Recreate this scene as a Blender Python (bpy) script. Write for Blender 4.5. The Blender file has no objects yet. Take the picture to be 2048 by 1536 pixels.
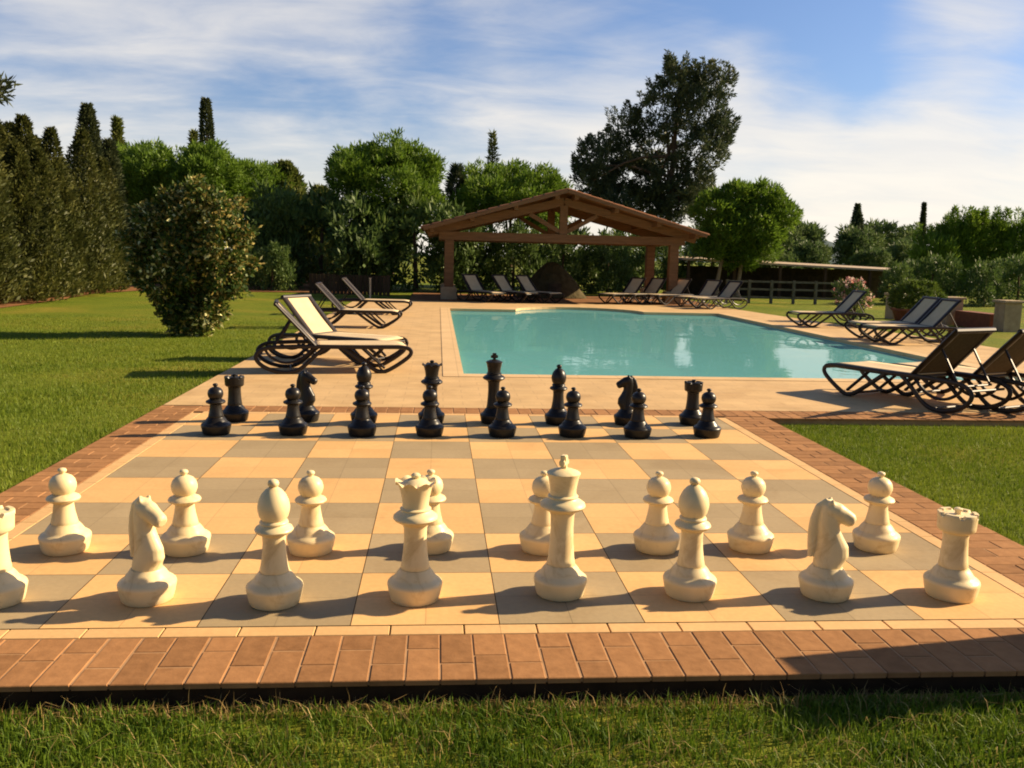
import bpy, bmesh, math, random
import numpy as np
from mathutils import Vector, Matrix

scene = bpy.context.scene
COL = scene.collection
R = math.radians

# ------------------------------------------------------------------ camera
cam_d = bpy.data.cameras.new('camera')
cam = bpy.data.objects.new('camera', cam_d)
COL.objects.link(cam)
cr = Vector((0.99642721, -0.08102732, 0.02381991))
cu = Vector((-0.01210604, 0.14209594, 0.98977886))
cf = Vector((0.08358384, 0.98653095, -0.14060734))
cm = Matrix((cr, cu, -cf)).transposed().to_4x4()
cm.translation = Vector((-0.266735, -3.464382, 1.478925))
cam.matrix_world = cm
cam_d.sensor_width = 36.0
cam_d.lens = 36.0 * 1796.29 / 2048.0
cam_d.clip_end = 5000
scene.camera = cam

# ------------------------------------------------------------------ light
SUN_AZ, SUN_EL = 80.0, 27.5
sdir = Vector((math.sin(R(SUN_AZ)) * math.cos(R(SUN_EL)), math.cos(R(SUN_AZ)) * math.cos(R(SUN_EL)), math.sin(R(SUN_EL))))
sl = bpy.data.lights.new('sun', 'SUN')
sl.energy = 5.0
sl.angle = R(0.55)
sl.color = (1.0, 0.78, 0.50)
so = bpy.data.objects.new('sun', sl)
COL.objects.link(so)
so.rotation_euler = sdir.to_track_quat('Z', 'Y').to_euler()

world = bpy.data.worlds.new('World')
scene.world = world
world.use_nodes = True
wt = world.node_tree
wt.nodes.clear()


def N(t, typ, **kw):
    n = t.nodes.new(typ)
    for k, v in kw.items():
        if k in n.inputs.keys():
            n.inputs[k].default_value = v
        else:
            setattr(n, k, v)
    return n


def sky_world():
    t = wt
    L = t.links.new
    out = N(t, 'ShaderNodeOutputWorld')
    bg = N(t, 'ShaderNodeBackground')
    bg.inputs['Strength'].default_value = 0.05
    sky = N(t, 'ShaderNodeTexSky')
    sky.sky_type = 'NISHITA'
    sky.sun_disc = False
    sky.sun_elevation = R(SUN_EL)
    sky.sun_rotation = R(SUN_AZ)
    sky.altitude = 100
    sky.air_density = 1.0
    sky.dust_density = 1.2
    sky.ozone_density = 2.0
    tc = N(t, 'ShaderNodeTexCoord')
    sep = N(t, 'ShaderNodeSeparateXYZ')
    L(tc.outputs['Generated'], sep.inputs[0])

    def math_(op, a, b=None, c=None):
        n = N(t, 'ShaderNodeMath', operation=op)
        for i, v in enumerate((a, b, c)):
            if v is None:
                continue
            if isinstance(v, (int, float)):
                n.inputs[i].default_value = v
            else:
                L(v, n.inputs[i])
        return n.outputs[0]
    zz = math_('MAXIMUM', sep.outputs['Z'], 0.0)
    den = math_('ADD', zz, 0.20)
    ux = math_('DIVIDE', sep.outputs['X'], den)
    uy = math_('DIVIDE', sep.outputs['Y'], den)
    comb = N(t, 'ShaderNodeCombineXYZ')
    L(ux, comb.inputs[0])
    L(uy, comb.inputs[1])

    def noise(scale, rot, sc, loc, detail=6, rough=0.55, dist=0.3):
        mp = N(t, 'ShaderNodeMapping')
        mp.inputs['Rotation'].default_value = (0, 0, R(rot))
        mp.inputs['Scale'].default_value = (sc[0], sc[1], 1)
        mp.inputs['Location'].default_value = loc
        L(comb.outputs[0], mp.inputs['Vector'])
        n = N(t, 'ShaderNodeTexNoise')
        n.inputs['Scale'].default_value = scale
        n.inputs['Detail'].default_value = detail
        n.inputs['Roughness'].default_value = rough
        n.inputs['Distortion'].default_value = dist
        L(mp.outputs[0], n.inputs['Vector'])
        return n.outputs['Fac']
    n1 = noise(1.25, 22, (0.8, 1.05), (2.3, 0.6, 0), 9, 0.56, 0.5)
    n2 = noise(3.4, 14, (0.65, 1.35), (5.1, 1.9, 0), 9, 0.6, 0.5)
    s = math_('ADD', math_('MULTIPLY', n1, 0.72), math_('MULTIPLY', n2, 0.34))

    def blob(d, c0, c1, amt):
        v = Vector(d).normalized()
        vm = N(t, 'ShaderNodeVectorMath', operation='DOT_PRODUCT')
        vm.inputs[1].default_value = v
        L(tc.outputs['Generated'], vm.inputs[0])
        mr = N(t, 'ShaderNodeMapRange', interpolation_type='SMOOTHSTEP')
        mr.inputs['From Min'].default_value = math.cos(R(c0))
        mr.inputs['From Max'].default_value = math.cos(R(c1))
        mr.inputs['To Min'].default_value = 0
        mr.inputs['To Max'].default_value = amt
        L(vm.outputs['Value'], mr.inputs['Value'])
        return mr.outputs[0]

    def dirpx(u, v):
        d = cf + (u - 1024) / 1796.29 * cr - (v - 768) / 1796.29 * cu
        return d.normalized()
    for (u, v, c0, c1, amt) in SKY_BLOBS:
        s = math_('ADD', s, blob(dirpx(u, v), c0, c1, amt))
    ramp = N(t, 'ShaderNodeMapRange', interpolation_type='SMOOTHSTEP')
    ramp.inputs['From Min'].default_value = 0.36
    ramp.inputs['From Max'].default_value = 0.80
    ramp.inputs['To Max'].default_value = 0.80
    L(s, ramp.inputs['Value'])
    # cloud colour: warm white, greyer where thin and high
    mixc = N(t, 'ShaderNodeMix', data_type='RGBA')
    mixc.inputs['A'].default_value = (5.2, 5.6, 6.5, 1)
    mixc.inputs['B'].default_value = (10.2, 9.4, 8.2, 1)
    hz = N(t, 'ShaderNodeMapRange', interpolation_type='SMOOTHSTEP')
    hz.inputs['From Min'].default_value = 0.36
    hz.inputs['From Max'].default_value = 0.05
    L(sep.outputs['Z'], hz.inputs['Value'])
    sm = math_('MULTIPLY', math_('ADD', hz.outputs[0], n2), 0.62)
    L(sm, mixc.inputs['Factor'])
    # deepen the blue of the clear sky
    tint = N(t, 'ShaderNodeMix', data_type='RGBA', blend_type='MULTIPLY')
    tint.inputs['Factor'].default_value = 1.0
    # sky dimmed overhead and behind the camera to lower the fill light
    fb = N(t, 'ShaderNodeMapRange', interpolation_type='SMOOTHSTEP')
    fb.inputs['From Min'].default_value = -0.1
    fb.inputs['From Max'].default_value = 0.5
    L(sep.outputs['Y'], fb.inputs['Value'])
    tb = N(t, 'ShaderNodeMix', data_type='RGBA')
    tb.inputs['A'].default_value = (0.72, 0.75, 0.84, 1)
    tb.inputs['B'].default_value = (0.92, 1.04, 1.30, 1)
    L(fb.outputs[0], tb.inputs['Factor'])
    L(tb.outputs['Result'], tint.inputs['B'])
    L(sky.outputs[0], tint.inputs['A'])
    # pale warm band at the horizon
    hb = N(t, 'ShaderNodeMapRange', interpolation_type='SMOOTHSTEP')
    hb.inputs['From Min'].default_value = 0.16
    hb.inputs['From Max'].default_value = 0.01
    hb.inputs['To Max'].default_value = 0.8
    L(sep.outputs['Z'], hb.inputs['Value'])
    mh = N(t, 'ShaderNodeMix', data_type='RGBA')
    L(math_('MULTIPLY', hb.outputs[0], math_('ADD', math_('MULTIPLY', fb.outputs[0], 0.65), 0.35)), mh.inputs['Factor'])
    L(tint.outputs['Result'], mh.inputs['A'])
    mh.inputs['B'].default_value = (10.6, 9.7, 8.3, 1)
    fin = N(t, 'ShaderNodeMix', data_type='RGBA')
    # cloud cover faded out overhead and behind to lower the fill light
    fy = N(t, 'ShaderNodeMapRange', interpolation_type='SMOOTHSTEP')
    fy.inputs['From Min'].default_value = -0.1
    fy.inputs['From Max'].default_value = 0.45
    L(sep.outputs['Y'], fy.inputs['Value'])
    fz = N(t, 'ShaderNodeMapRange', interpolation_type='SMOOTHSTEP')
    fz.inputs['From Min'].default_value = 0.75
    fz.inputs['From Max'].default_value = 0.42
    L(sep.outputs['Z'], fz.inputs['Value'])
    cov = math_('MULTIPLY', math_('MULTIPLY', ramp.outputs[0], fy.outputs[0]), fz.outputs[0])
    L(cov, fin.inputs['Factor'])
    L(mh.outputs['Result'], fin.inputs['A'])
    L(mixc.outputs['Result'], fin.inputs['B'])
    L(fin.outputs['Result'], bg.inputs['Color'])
    L(bg.outputs[0], out.inputs[0])


SKY_BLOBS = [  # directions of the open blue (negative) and the thicker cloud (positive)
    (1690, 120, 6, 1, -0.16), (1580, 10, 5, 1, -0.08), (850, 140, 5, 0.3, -0.10), (560, 250, 6, 1, -0.08), (1960, 190, 5, 1, -0.06),
    (200, 60, 9, 1, 0.04), (640, 130, 8, 1, 0.03), (1080, 160, 8, 1, 0.10), (1540, 190, 5, 0.5, 0.20), (1900, 60, 5, 1, 0.18),
    (100, 190, 9, 1, 0.05), (1750, 370, 7, 1, 0.22), (1330, 260, 7, 1, 0.10), (2000, 330, 6, 1, 0.14), (420, 330, 8, 1, 0.05),
]
sky_world()

scene.view_settings.view_transform = 'Standard'
scene.view_settings.look = 'None'
scene.view_settings.exposure = 1.08
scene.view_settings.gamma = 1.0
scene.cycles.max_bounces = 8
scene.cycles.transparent_max_bounces = 12
scene.cycles.use_denoising = True
scene.cycles.filter_width = 1.9

rng = np.random.default_rng(11)
random.seed(5)


# ------------------------------------------------------------------ materials
def mat_new(name):
    m = bpy.data.materials.new(name)
    m.use_nodes = True
    t = m.node_tree
    b = t.nodes['Principled BSDF']
    return m, t, b


def add_noise(t, scale, detail=5, rough=0.55, coord='Object', stretch=None, dist=0.0):
    tc = N(t, 'ShaderNodeTexCoord')
    v = tc.outputs[coord]
    if stretch:
        mp = N(t, 'ShaderNodeMapping')
        mp.inputs['Scale'].default_value = stretch
        t.links.new(v, mp.inputs['Vector'])
        v = mp.outputs[0]
    n = N(t, 'ShaderNodeTexNoise')
    n.inputs['Scale'].default_value = scale
    n.inputs['Detail'].default_value = detail
    n.inputs['Roughness'].default_value = rough
    n.inputs['Distortion'].default_value = dist
    t.links.new(v, n.inputs['Vector'])
    return n.outputs['Fac']


def ramp_of(t, fac, stops):
    r = N(t, 'ShaderNodeValToRGB')
    els = r.color_ramp.elements
    while len(els) < len(stops):
        els.new(0.5)
    for e, (p, c) in zip(els, stops):
        e.position = p
        e.color = (c[0], c[1], c[2], 1)
    t.links.new(fac, r.inputs['Fac'])
    return r.outputs['Color']


def island(t):
    g = N(t, 'ShaderNodeNewGeometry')
    return g.outputs['Random Per Island']


def mix_rgb(t, a, b, fac, blend='MIX'):
    m = N(t, 'ShaderNodeMix', data_type='RGBA', blend_type=blend)
    for key, v in (('A', a), ('B', b), ('Factor', fac)):
        if isinstance(v, (int, float)):
            m.inputs[key].default_value = v
        elif isinstance(v, tuple):
            m.inputs[key].default_value = (*v, 1)
        else:
            t.links.new(v, m.inputs[key])
    return m.outputs['Result']


def bump(t, b, h, strength, dist=0.01):
    n = N(t, 'ShaderNodeBump')
    n.inputs['Strength'].default_value = strength
    n.inputs['Distance'].default_value = dist
    t.links.new(h, n.inputs['Height'])
    t.links.new(n.outputs[0], b.inputs['Normal'])


def simple_mat(name, c0, c1, scale=6, rough=0.7, spec=0.3, bumps=0.0, stretch=None, bd=0.01, isl=0.0):
    m, t, b = mat_new(name)
    f = add_noise(t, scale, stretch=stretch)
    col = ramp_of(t, f, [(0.3, c0), (0.7, c1)])
    if isl:
        col = mix_rgb(t, col, ramp_of(t, island(t), [(0, tuple(x * 0.55 for x in c0)), (1, tuple(min(1, x * 1.35) for x in c1))]), isl)
    t.links.new(col, b.inputs['Base Color'])
    b.inputs['Roughness'].default_value = rough
    b.inputs['Specular IOR Level'].default_value = spec
    if bumps:
        bump(t, b, f, bumps, bd)
    return m


def leaf_mat(name, stops, trans=0.3, scale=0.8, rough=0.55, tcol=None, var=0.55):
    """stops: colours from dull to bright; random per leaf, with clumps from a 3-D noise."""
    m, t, b = mat_new(name)
    L = t.links.new
    nz = add_noise(t, scale, 3)
    isl = island(t)
    mm = N(t, 'ShaderNodeMath', operation='MULTIPLY_ADD')
    L(isl, mm.inputs[0])
    mm.inputs[1].default_value = var
    sub = N(t, 'ShaderNodeMath', operation='MULTIPLY_ADD')
    L(nz, sub.inputs[0])
    sub.inputs[1].default_value = 1.3
    sub.inputs[2].default_value = -0.65 + 0.5 - var * 0.5
    L(sub.outputs[0], mm.inputs[2])
    col = ramp_of(t, mm.outputs[0], stops)
    L(col, b.inputs['Base Color'])
    b.inputs['Roughness'].default_value = rough
    b.inputs['Specular IOR Level'].default_value = 0.25
    tr = N(t, 'ShaderNodeBsdfTranslucent')
    if tcol:
        L(mix_rgb(t, col, tcol, 1.0, 'MULTIPLY'), tr.inputs['Color'])
    else:
        L(col, tr.inputs['Color'])
    ms = N(t, 'ShaderNodeMixShader')
    ms.inputs[0].default_value = trans
    L(b.outputs[0], ms.inputs[1])
    L(tr.outputs[0], ms.inputs[2])
    L(ms.outputs[0], t.nodes['Material Output'].inputs['Surface'])
    return m


def tile_mat(name, c0, c1, mortar, w, h, off=0.5, msize=0.012, rough=0.75, var=0.5, coordscale=1.0, mort_f=1.0):
    m, t, b = mat_new(name)
    L = t.links.new
    tc = N(t, 'ShaderNodeTexCoord')
    br = N(t, 'ShaderNodeTexBrick')
    br.offset = off
    br.inputs['Color1'].default_value = (*c0, 1)
    br.inputs['Color2'].default_value = (*c1, 1)
    br.inputs['Mortar'].default_value = (*mortar, 1)
    br.inputs['Scale'].default_value = 1.0
    br.inputs['Mortar Size'].default_value = msize
    br.inputs['Mortar Smooth'].default_value = 0.4
    br.inputs['Brick Width'].default_value = w
    br.inputs['Row Height'].default_value = h
    L(tc.outputs['Object'], br.inputs['Vector'])
    n = add_noise(t, 2.2, 6)
    n2 = add_noise(t, 38, 4)
    v1 = ramp_of(t, n, [(0.25, (0.80, 0.78, 0.75)), (0.75, (1.10, 1.08, 1.05))])
    v2 = ramp_of(t, n2, [(0.25, (0.90, 0.89, 0.88)), (0.75, (1.06, 1.06, 1.06))])
    c = mix_rgb(t, br.outputs['Color'], v1, var, 'MULTIPLY')
    n3 = add_noise(t, 1.3, 8, 0.65, dist=0.8)
    v3 = ramp_of(t, n3, [(0.34, (0.72, 0.66, 0.58)), (0.48, (0.98, 0.97, 0.96)), (1.0, (1.0, 1.0, 1.0))])
    c = mix_rgb(t, c, v2, 0.8, 'MULTIPLY')
    c = mix_rgb(t, c, v3, 0.4, 'MULTIPLY')
    L(c, b.inputs['Base Color'])
    b.inputs['Roughness'].default_value = rough
    b.inputs['Specular IOR Level'].default_value = 0.25
    bump(t, b, n2, 0.25, 0.003)
    return m


M = {}
M['tile_light'] = tile_mat('pale_stone_tile', (0.715, 0.445, 0.187), (0.645, 0.39, 0.155), (0.52, 0.32, 0.135), 0.3, 0.3, 0.0, 0.003)
M['tile_grey'] = tile_mat('grey_stone_tile', (0.385, 0.295, 0.168), (0.335, 0.255, 0.142), (0.27, 0.205, 0.115), 0.3, 0.3, 0.0, 0.003)
M['tile_rim'] = tile_mat('rim_tile', (0.66, 0.42, 0.19), (0.61, 0.385, 0.165), (0.42, 0.26, 0.12), 9, 9.0, 0.0, 0.002)
M['deck'] = tile_mat('deck_tile', (0.585, 0.405, 0.20), (0.55, 0.375, 0.185), (0.47, 0.32, 0.16), 0.4, 0.2, 0.5, 0.006, var=0.9)
M['coping'] = tile_mat('coping_stone', (0.64, 0.45, 0.24), (0.60, 0.42, 0.22), (0.46, 0.32, 0.17), 0.5, 2.0, 0.0, 0.006)
M['brick'] = simple_mat('red_brick', (0.24, 0.115, 0.046), (0.355, 0.178, 0.074), 18, 0.9, 0.12, 0.8, bd=0.004, isl=0.32)
M['mortar'] = simple_mat('mortar', (0.33, 0.19, 0.095), (0.43, 0.26, 0.135), 14, 0.95, 0.1)
M['edge'] = simple_mat('shaded_platform_edge', (0.022, 0.013, 0.008), (0.05, 0.03, 0.017), 9, 0.95, 0.1)  # near-black tone paints the shade below the overhanging bricks into the colour
M['soil'] = simple_mat('red_soil', (0.16, 0.07, 0.03), (0.26, 0.13, 0.055), 3, 0.95, 0.1)
M['white_piece'] = simple_mat('cream_plastic', (0.63, 0.475, 0.235), (0.70, 0.54, 0.285), 9, 0.5, 0.3)
def piece_mat():
    m, t, b = mat_new('weathered_cream_plastic')
    n = add_noise(t, 9)
    n2 = add_noise(t, 22, 7, 0.7)
    n3 = add_noise(t, 5, 6, 0.65, dist=1.0)
    c = ramp_of(t, n, [(0.3, (0.72, 0.57, 0.31)), (0.7, (0.78, 0.63, 0.365))])
    c = mix_rgb(t, c, ramp_of(t, n3, [(0.30, (0.66, 0.56, 0.42)), (0.44, (1, 1, 1))]), 0.75, 'MULTIPLY')
    c = mix_rgb(t, c, ramp_of(t, n2, [(0.30, (0.80, 0.74, 0.66)), (0.42, (1, 1, 1))]), 0.7, 'MULTIPLY')
    t.links.new(c, b.inputs['Base Color'])
    t.links.new(ramp_of(t, n2, [(0.3, (0.65, 0.65, 0.65)), (0.6, (0.38, 0.38, 0.38))]), b.inputs['Roughness'])
    b.inputs['Specular IOR Level'].default_value = 0.35
    bump(t, b, n2, 0.08, 0.002)
    return m


M['white_piece'] = piece_mat()
M['black_piece'] = simple_mat('black_plastic', (0.009, 0.008, 0.007), (0.017, 0.015, 0.013), 9, 0.36, 0.32)
M['frame'] = simple_mat('brown_plastic_frame', (0.014, 0.009, 0.007), (0.024, 0.015, 0.011), 12, 0.45, 0.35)
M['wood'] = simple_mat('pine_beam', (0.15, 0.075, 0.032), (0.235, 0.12, 0.055), 3, 0.7, 0.25, 0.2, (0.6, 6, 6))
M['rooftile'] = simple_mat('terracotta_roof', (0.17, 0.07, 0.035), (0.28, 0.12, 0.055), 7, 0.85, 0.2, 0.4, isl=0.4)
M['stone'] = simple_mat('beige_stone', (0.34, 0.25, 0.15), (0.46, 0.35, 0.22), 8, 0.9, 0.2, 0.5)
M['bark'] = simple_mat('bark', (0.075, 0.05, 0.032), (0.17, 0.115, 0.07), 8, 0.95, 0.1, 0.6, (1, 1, 0.25))
M['palebark'] = simple_mat('pale_bark', (0.20, 0.15, 0.10), (0.33, 0.25, 0.17), 8, 0.95, 0.1, 0.6, (1, 1, 0.25))
M['darkwood'] = simple_mat('dark_wood_fence', (0.04, 0.026, 0.015), (0.085, 0.05, 0.028), 5, 0.85, 0.2, 0.3, (6, 6, 0.6), isl=0.4)
M['palepost'] = simple_mat('pale_post', (0.5, 0.38, 0.25), (0.6, 0.47, 0.32), 6, 0.7, 0.2)
M['greyrail'] = simple_mat('weathered_rail', (0.09, 0.085, 0.06), (0.16, 0.15, 0.11), 6, 0.9, 0.2)
M['shedroof'] = simple_mat('shed_roof', (0.33, 0.25, 0.17), (0.48, 0.38, 0.27), 5, 0.8, 0.2)
M['shedwall'] = simple_mat('shed_wall', (0.035, 0.03, 0.02), (0.08, 0.06, 0.04), 5, 0.9, 0.1)
M['terracotta'] = simple_mat('terracotta_pot', (0.16, 0.06, 0.035), (0.24, 0.09, 0.05), 7, 0.8, 0.2)
M['plaster'] = simple_mat('beige_plaster', (0.55, 0.42, 0.27), (0.66, 0.52, 0.35), 3, 0.9, 0.2)
M['mound'] = simple_mat('brown_mound', (0.055, 0.045, 0.022), (0.10, 0.08, 0.04), 5, 0.95, 0.1, 0.8, bd=0.05)
M['poolpaint'] = simple_mat('pool_paint', (0.56, 0.86, 0.84), (0.64, 0.91, 0.89), 1.4, 0.6, 0.2)
M['hill'] = simple_mat('hazy_far_hill', (0.07, 0.10, 0.11), (0.11, 0.145, 0.15), 0.02, 0.95, 0.1)  # blue-grey tone paints distance haze into the hill's colour


def sling_mat():
    m, t, b = mat_new('beige_sling')
    tc = N(t, 'ShaderNodeTexCoord')
    w = N(t, 'ShaderNodeTexWave')
    w.inputs['Scale'].default_value = 45
    t.links.new(tc.outputs['Object'], w.inputs['Vector'])
    n = add_noise(t, 5)
    c = ramp_of(t, n, [(0.3, (0.58, 0.44, 0.25)), (0.7, (0.66, 0.51, 0.31))])
    c2 = ramp_of(t, w.outputs['Fac'], [(0, (0.86, 0.86, 0.86)), (1, (1.04, 1.04, 1.04))])
    c = mix_rgb(t, c, c2, 1.0, 'MULTIPLY')
    t.links.new(c, b.inputs['Base Color'])
    b.inputs['Roughness'].default_value = 0.75
    tr = N(t, 'ShaderNodeBsdfTranslucent')
    t.links.new(c, tr.inputs['Color'])
    ms = N(t, 'ShaderNodeMixShader')
    ms.inputs[0].default_value = 0.05
    t.links.new(b.outputs[0], ms.inputs[1])
    t.links.new(tr.outputs[0], ms.inputs[2])
    t.links.new(ms.outputs[0], t.nodes['Material Output'].inputs['Surface'])
    return m


M['sling'] = sling_mat()
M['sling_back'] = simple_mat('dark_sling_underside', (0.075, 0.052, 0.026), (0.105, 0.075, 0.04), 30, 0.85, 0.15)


def lawn_mat():
    m, t, b = mat_new('lawn')
    n1 = add_noise(t, 0.45, 4)
    n2 = add_noise(t, 14, 5)
    n3 = add_noise(t, 90, 3)
    c = ramp_of(t, n1, [(0.3, (0.11, 0.155, 0.011)), (0.52, (0.155, 0.18, 0.015)), (0.75, (0.25, 0.205, 0.03))])
    c = mix_rgb(t, c, ramp_of(t, n2, [(0.3, (0.72, 0.76, 0.7)), (0.7, (1.15, 1.12, 1.1))]), 0.8, 'MULTIPLY')
    c = mix_rgb(t, c, ramp_of(t, n3, [(0.3, (0.55, 0.6, 0.5)), (0.7, (1.2, 1.2, 1.2))]), 0.8, 'MULTIPLY')
    t.links.new(c, b.inputs['Base Color'])
    b.inputs['Roughness'].default_value = 0.9
    b.inputs['Specular IOR Level'].default_value = 0.1
    bump(t, b, n3, 0.8, 0.02)
    return m


M['lawn'] = lawn_mat()


def water_mat():
    m, t, b = mat_new('pool_water')
    t.nodes.remove(b)
    L = t.links.new
    nz = add_noise(t, 1.1, 3, 0.5, stretch=(1, 0.7, 1), dist=0.6)
    nz2 = add_noise(t, 5.0, 2, 0.5)
    ad = N(t, 'ShaderNodeMath', operation='MULTIPLY_ADD')
    L(nz2, ad.inputs[0])
    ad.inputs[1].default_value = 0.12
    L(nz, ad.inputs[2])
    bp = N(t, 'ShaderNodeBump')
    bp.inputs['Strength'].default_value = 0.14
    bp.inputs['Distance'].default_value = 0.05
    L(ad.outputs[0], bp.inputs['Height'])
    tr = N(t, 'ShaderNodeBsdfTransparent')
    tr.inputs['Color'].default_value = (0.64, 0.93, 0.92, 1)
    gl = N(t, 'ShaderNodeBsdfGlossy')
    gl.inputs['Roughness'].default_value = 0.02
    L(bp.outputs[0], gl.inputs['Normal'])
    fr = N(t, 'ShaderNodeFresnel')
    fr.inputs['IOR'].default_value = 1.30
    L(bp.outputs[0], fr.inputs['Normal'])
    ms = N(t, 'ShaderNodeMixShader')
    fm = N(t, 'ShaderNodeMath', operation='MULTIPLY')
    L(fr.outputs[0], fm.inputs[0])
    fm.inputs[1].default_value = 0.85
    # suspended matter makes the water itself scatter a little light
    df = N(t, 'ShaderNodeBsdfDiffuse')
    df.inputs['Color'].default_value = (0.28, 0.78, 0.78, 1)
    mb = N(t, 'ShaderNodeMixShader')
    mb.inputs[0].default_value = 0.48
    L(tr.outputs[0], mb.inputs[1])
    L(df.outputs[0], mb.inputs[2])
    L(fm.outputs[0], ms.inputs[0])
    L(mb.outputs[0], ms.inputs[1])
    L(gl.outputs[0], ms.inputs[2])
    L(ms.outputs[0], t.nodes['Material Output'].inputs['Surface'])
    return m


M['water'] = water_mat()

# foliage materials
M['conifer'] = leaf_mat('conifer_leaf', [(0.0, (0.033, 0.044, 0.011)), (0.5, (0.075, 0.085, 0.020)), (1.0, (0.144, 0.139, 0.033))], 0.25)
M['cypress'] = leaf_mat('cypress_leaf', [(0.0, (0.030, 0.041, 0.020)), (0.6, (0.059, 0.075, 0.030)), (1.0, (0.111, 0.121, 0.044))], 0.2)
M['pine'] = leaf_mat('pine_leaf', [(0.0, (0.056, 0.103, 0.013)), (0.5, (0.120, 0.208, 0.019)), (1.0, (0.208, 0.295, 0.035))], 0.35)
M['pine2'] = leaf_mat('pine_leaf_brown', [(0.0, (0.064, 0.082, 0.018)), (0.5, (0.126, 0.154, 0.032)), (1.0, (0.216, 0.216, 0.064))], 0.3)
M['tall'] = leaf_mat('tall_tree_leaf', [(0.0, (0.030, 0.050, 0.028)), (0.5, (0.063, 0.091, 0.043)), (1.0, (0.155, 0.166, 0.076))], 0.2, scale=0.5)
M['shrubdark'] = leaf_mat('dark_shrub_leaf', [(0.0, (0.049, 0.082, 0.024)), (0.6, (0.103, 0.166, 0.038)), (1.0, (0.240, 0.293, 0.074))], 0.25)
M['farleaf'] = leaf_mat('far_tree_leaf', [(0.0, (0.062, 0.103, 0.035)), (0.5, (0.107, 0.160, 0.047)), (1.0, (0.178, 0.223, 0.072))], 0.3, scale=0.3)
M['varieg'] = leaf_mat('variegated_leaf', [(0.0, (0.030, 0.062, 0.011)), (0.50, (0.076, 0.118, 0.019)), (0.74, (0.179, 0.138, 0.030)), (0.89, (0.331, 0.248, 0.062)), (0.97, (0.635, 0.580, 0.221)), (1.0, (0.800, 0.773, 0.386))], 0.25, scale=1.6, var=1.0)
M['ball'] = leaf_mat('ball_bush_leaf', [(0.0, (0.060, 0.102, 0.014)), (1.0, (0.132, 0.180, 0.026))], 0.3)
M['oleander'] = leaf_mat('flower_petal', [(0.0, (0.55, 0.16, 0.16)), (0.5, (0.65, 0.40, 0.32)), (1.0, (0.80, 0.70, 0.58))], 0.3, scale=3, var=1.0)
M['grass'] = leaf_mat('grass_blade', [(0.0, (0.034, 0.076, 0.006)), (0.5, (0.093, 0.160, 0.010)), (0.9, (0.168, 0.235, 0.020)), (1.0, (0.403, 0.336, 0.084))], 0.35, scale=2.5, var=0.7)
M['grass_left'] = leaf_mat('lawn_blade', [(0.0, (0.071, 0.126, 0.007)), (0.5, (0.139, 0.196, 0.013)), (1.0, (0.242, 0.278, 0.028))], 0.35, scale=0.7, var=0.6)
M['straw'] = leaf_mat('dry_straw', [(0.0, (0.22, 0.14, 0.045)), (1.0, (0.48, 0.34, 0.13))], 0.2, scale=4)


# ------------------------------------------------------------------ mesh helpers
def link(o, parent=None):
    COL.objects.link(o)
    if parent is not None:
        o.parent = parent
    return o


def mesh_from(name, verts, faces, mat, parent=None, smooth=False, mats=None, midx=None):
    me = bpy.data.meshes.new(name)
    me.from_pydata([tuple(v) for v in verts], [], faces)
    for mm in (mats or [mat]):
        me.materials.append(mm)
    if midx is not None:
        me.polygons.foreach_set('material_index', np.array(midx, dtype=np.int32))
    if smooth:
        me.polygons.foreach_set('use_smooth', np.ones(len(me.polygons), dtype=bool))
    me.update()
    o = bpy.data.objects.new(name, me)
    return link(o, parent)


def fast_polys(name, V, n, mat, parent=None):
    """V: (k*n,3) vertices, every n consecutive form one polygon."""
    V = np.ascontiguousarray(V, dtype=np.float32)
    k = len(V) // n
    me = bpy.data.meshes.new(name)
    me.vertices.add(len(V))
    me.vertices.foreach_set('co', V.ravel())
    me.loops.add(k * n)
    me.loops.foreach_set('vertex_index', np.arange(k * n, dtype=np.int32))
    me.polygons.add(k)
    me.polygons.foreach_set('loop_start', np.arange(0, k * n, n, dtype=np.int32))
    me.polygons.foreach_set('loop_total', np.full(k, n, dtype=np.int32))
    me.materials.append(mat)
    me.update(calc_edges=True)
    o = bpy.data.objects.new(name, me)
    return link(o, parent)


def empty(name, loc, rz=0.0, scale=None):
    o = bpy.data.objects.new(name, None)
    o.location = loc
    o.rotation_euler = (0, 0, rz)
    o.empty_display_size = 0.2
    if scale:
        o.scale = scale
    return link(o)


def tag(o, label=None, cat=None, group=None, kind=None):
    if label:
        o['label'] = label
    if cat:
        o['category'] = cat
    if group:
        o['group'] = group
    if kind:
        o['kind'] = kind
    return o


def kids(o):
    return [c for c in COL.objects if c.parent == o]


def copy_tree(o, loc=None, rz=None, scale=None, label=None):
    def rec(src, parent):
        c = src.copy()
        COL.objects.link(c)
        c.parent = parent
        for ch in kids(src):
            rec(ch, c)
        return c
    c = rec(o, None)
    if loc is not None:
        c.location = loc
    if rz is not None:
        c.rotation_euler = (0, 0, rz)
    if scale is not None:
        c.scale = scale
    if label:
        c['label'] = label
    return c


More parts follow.
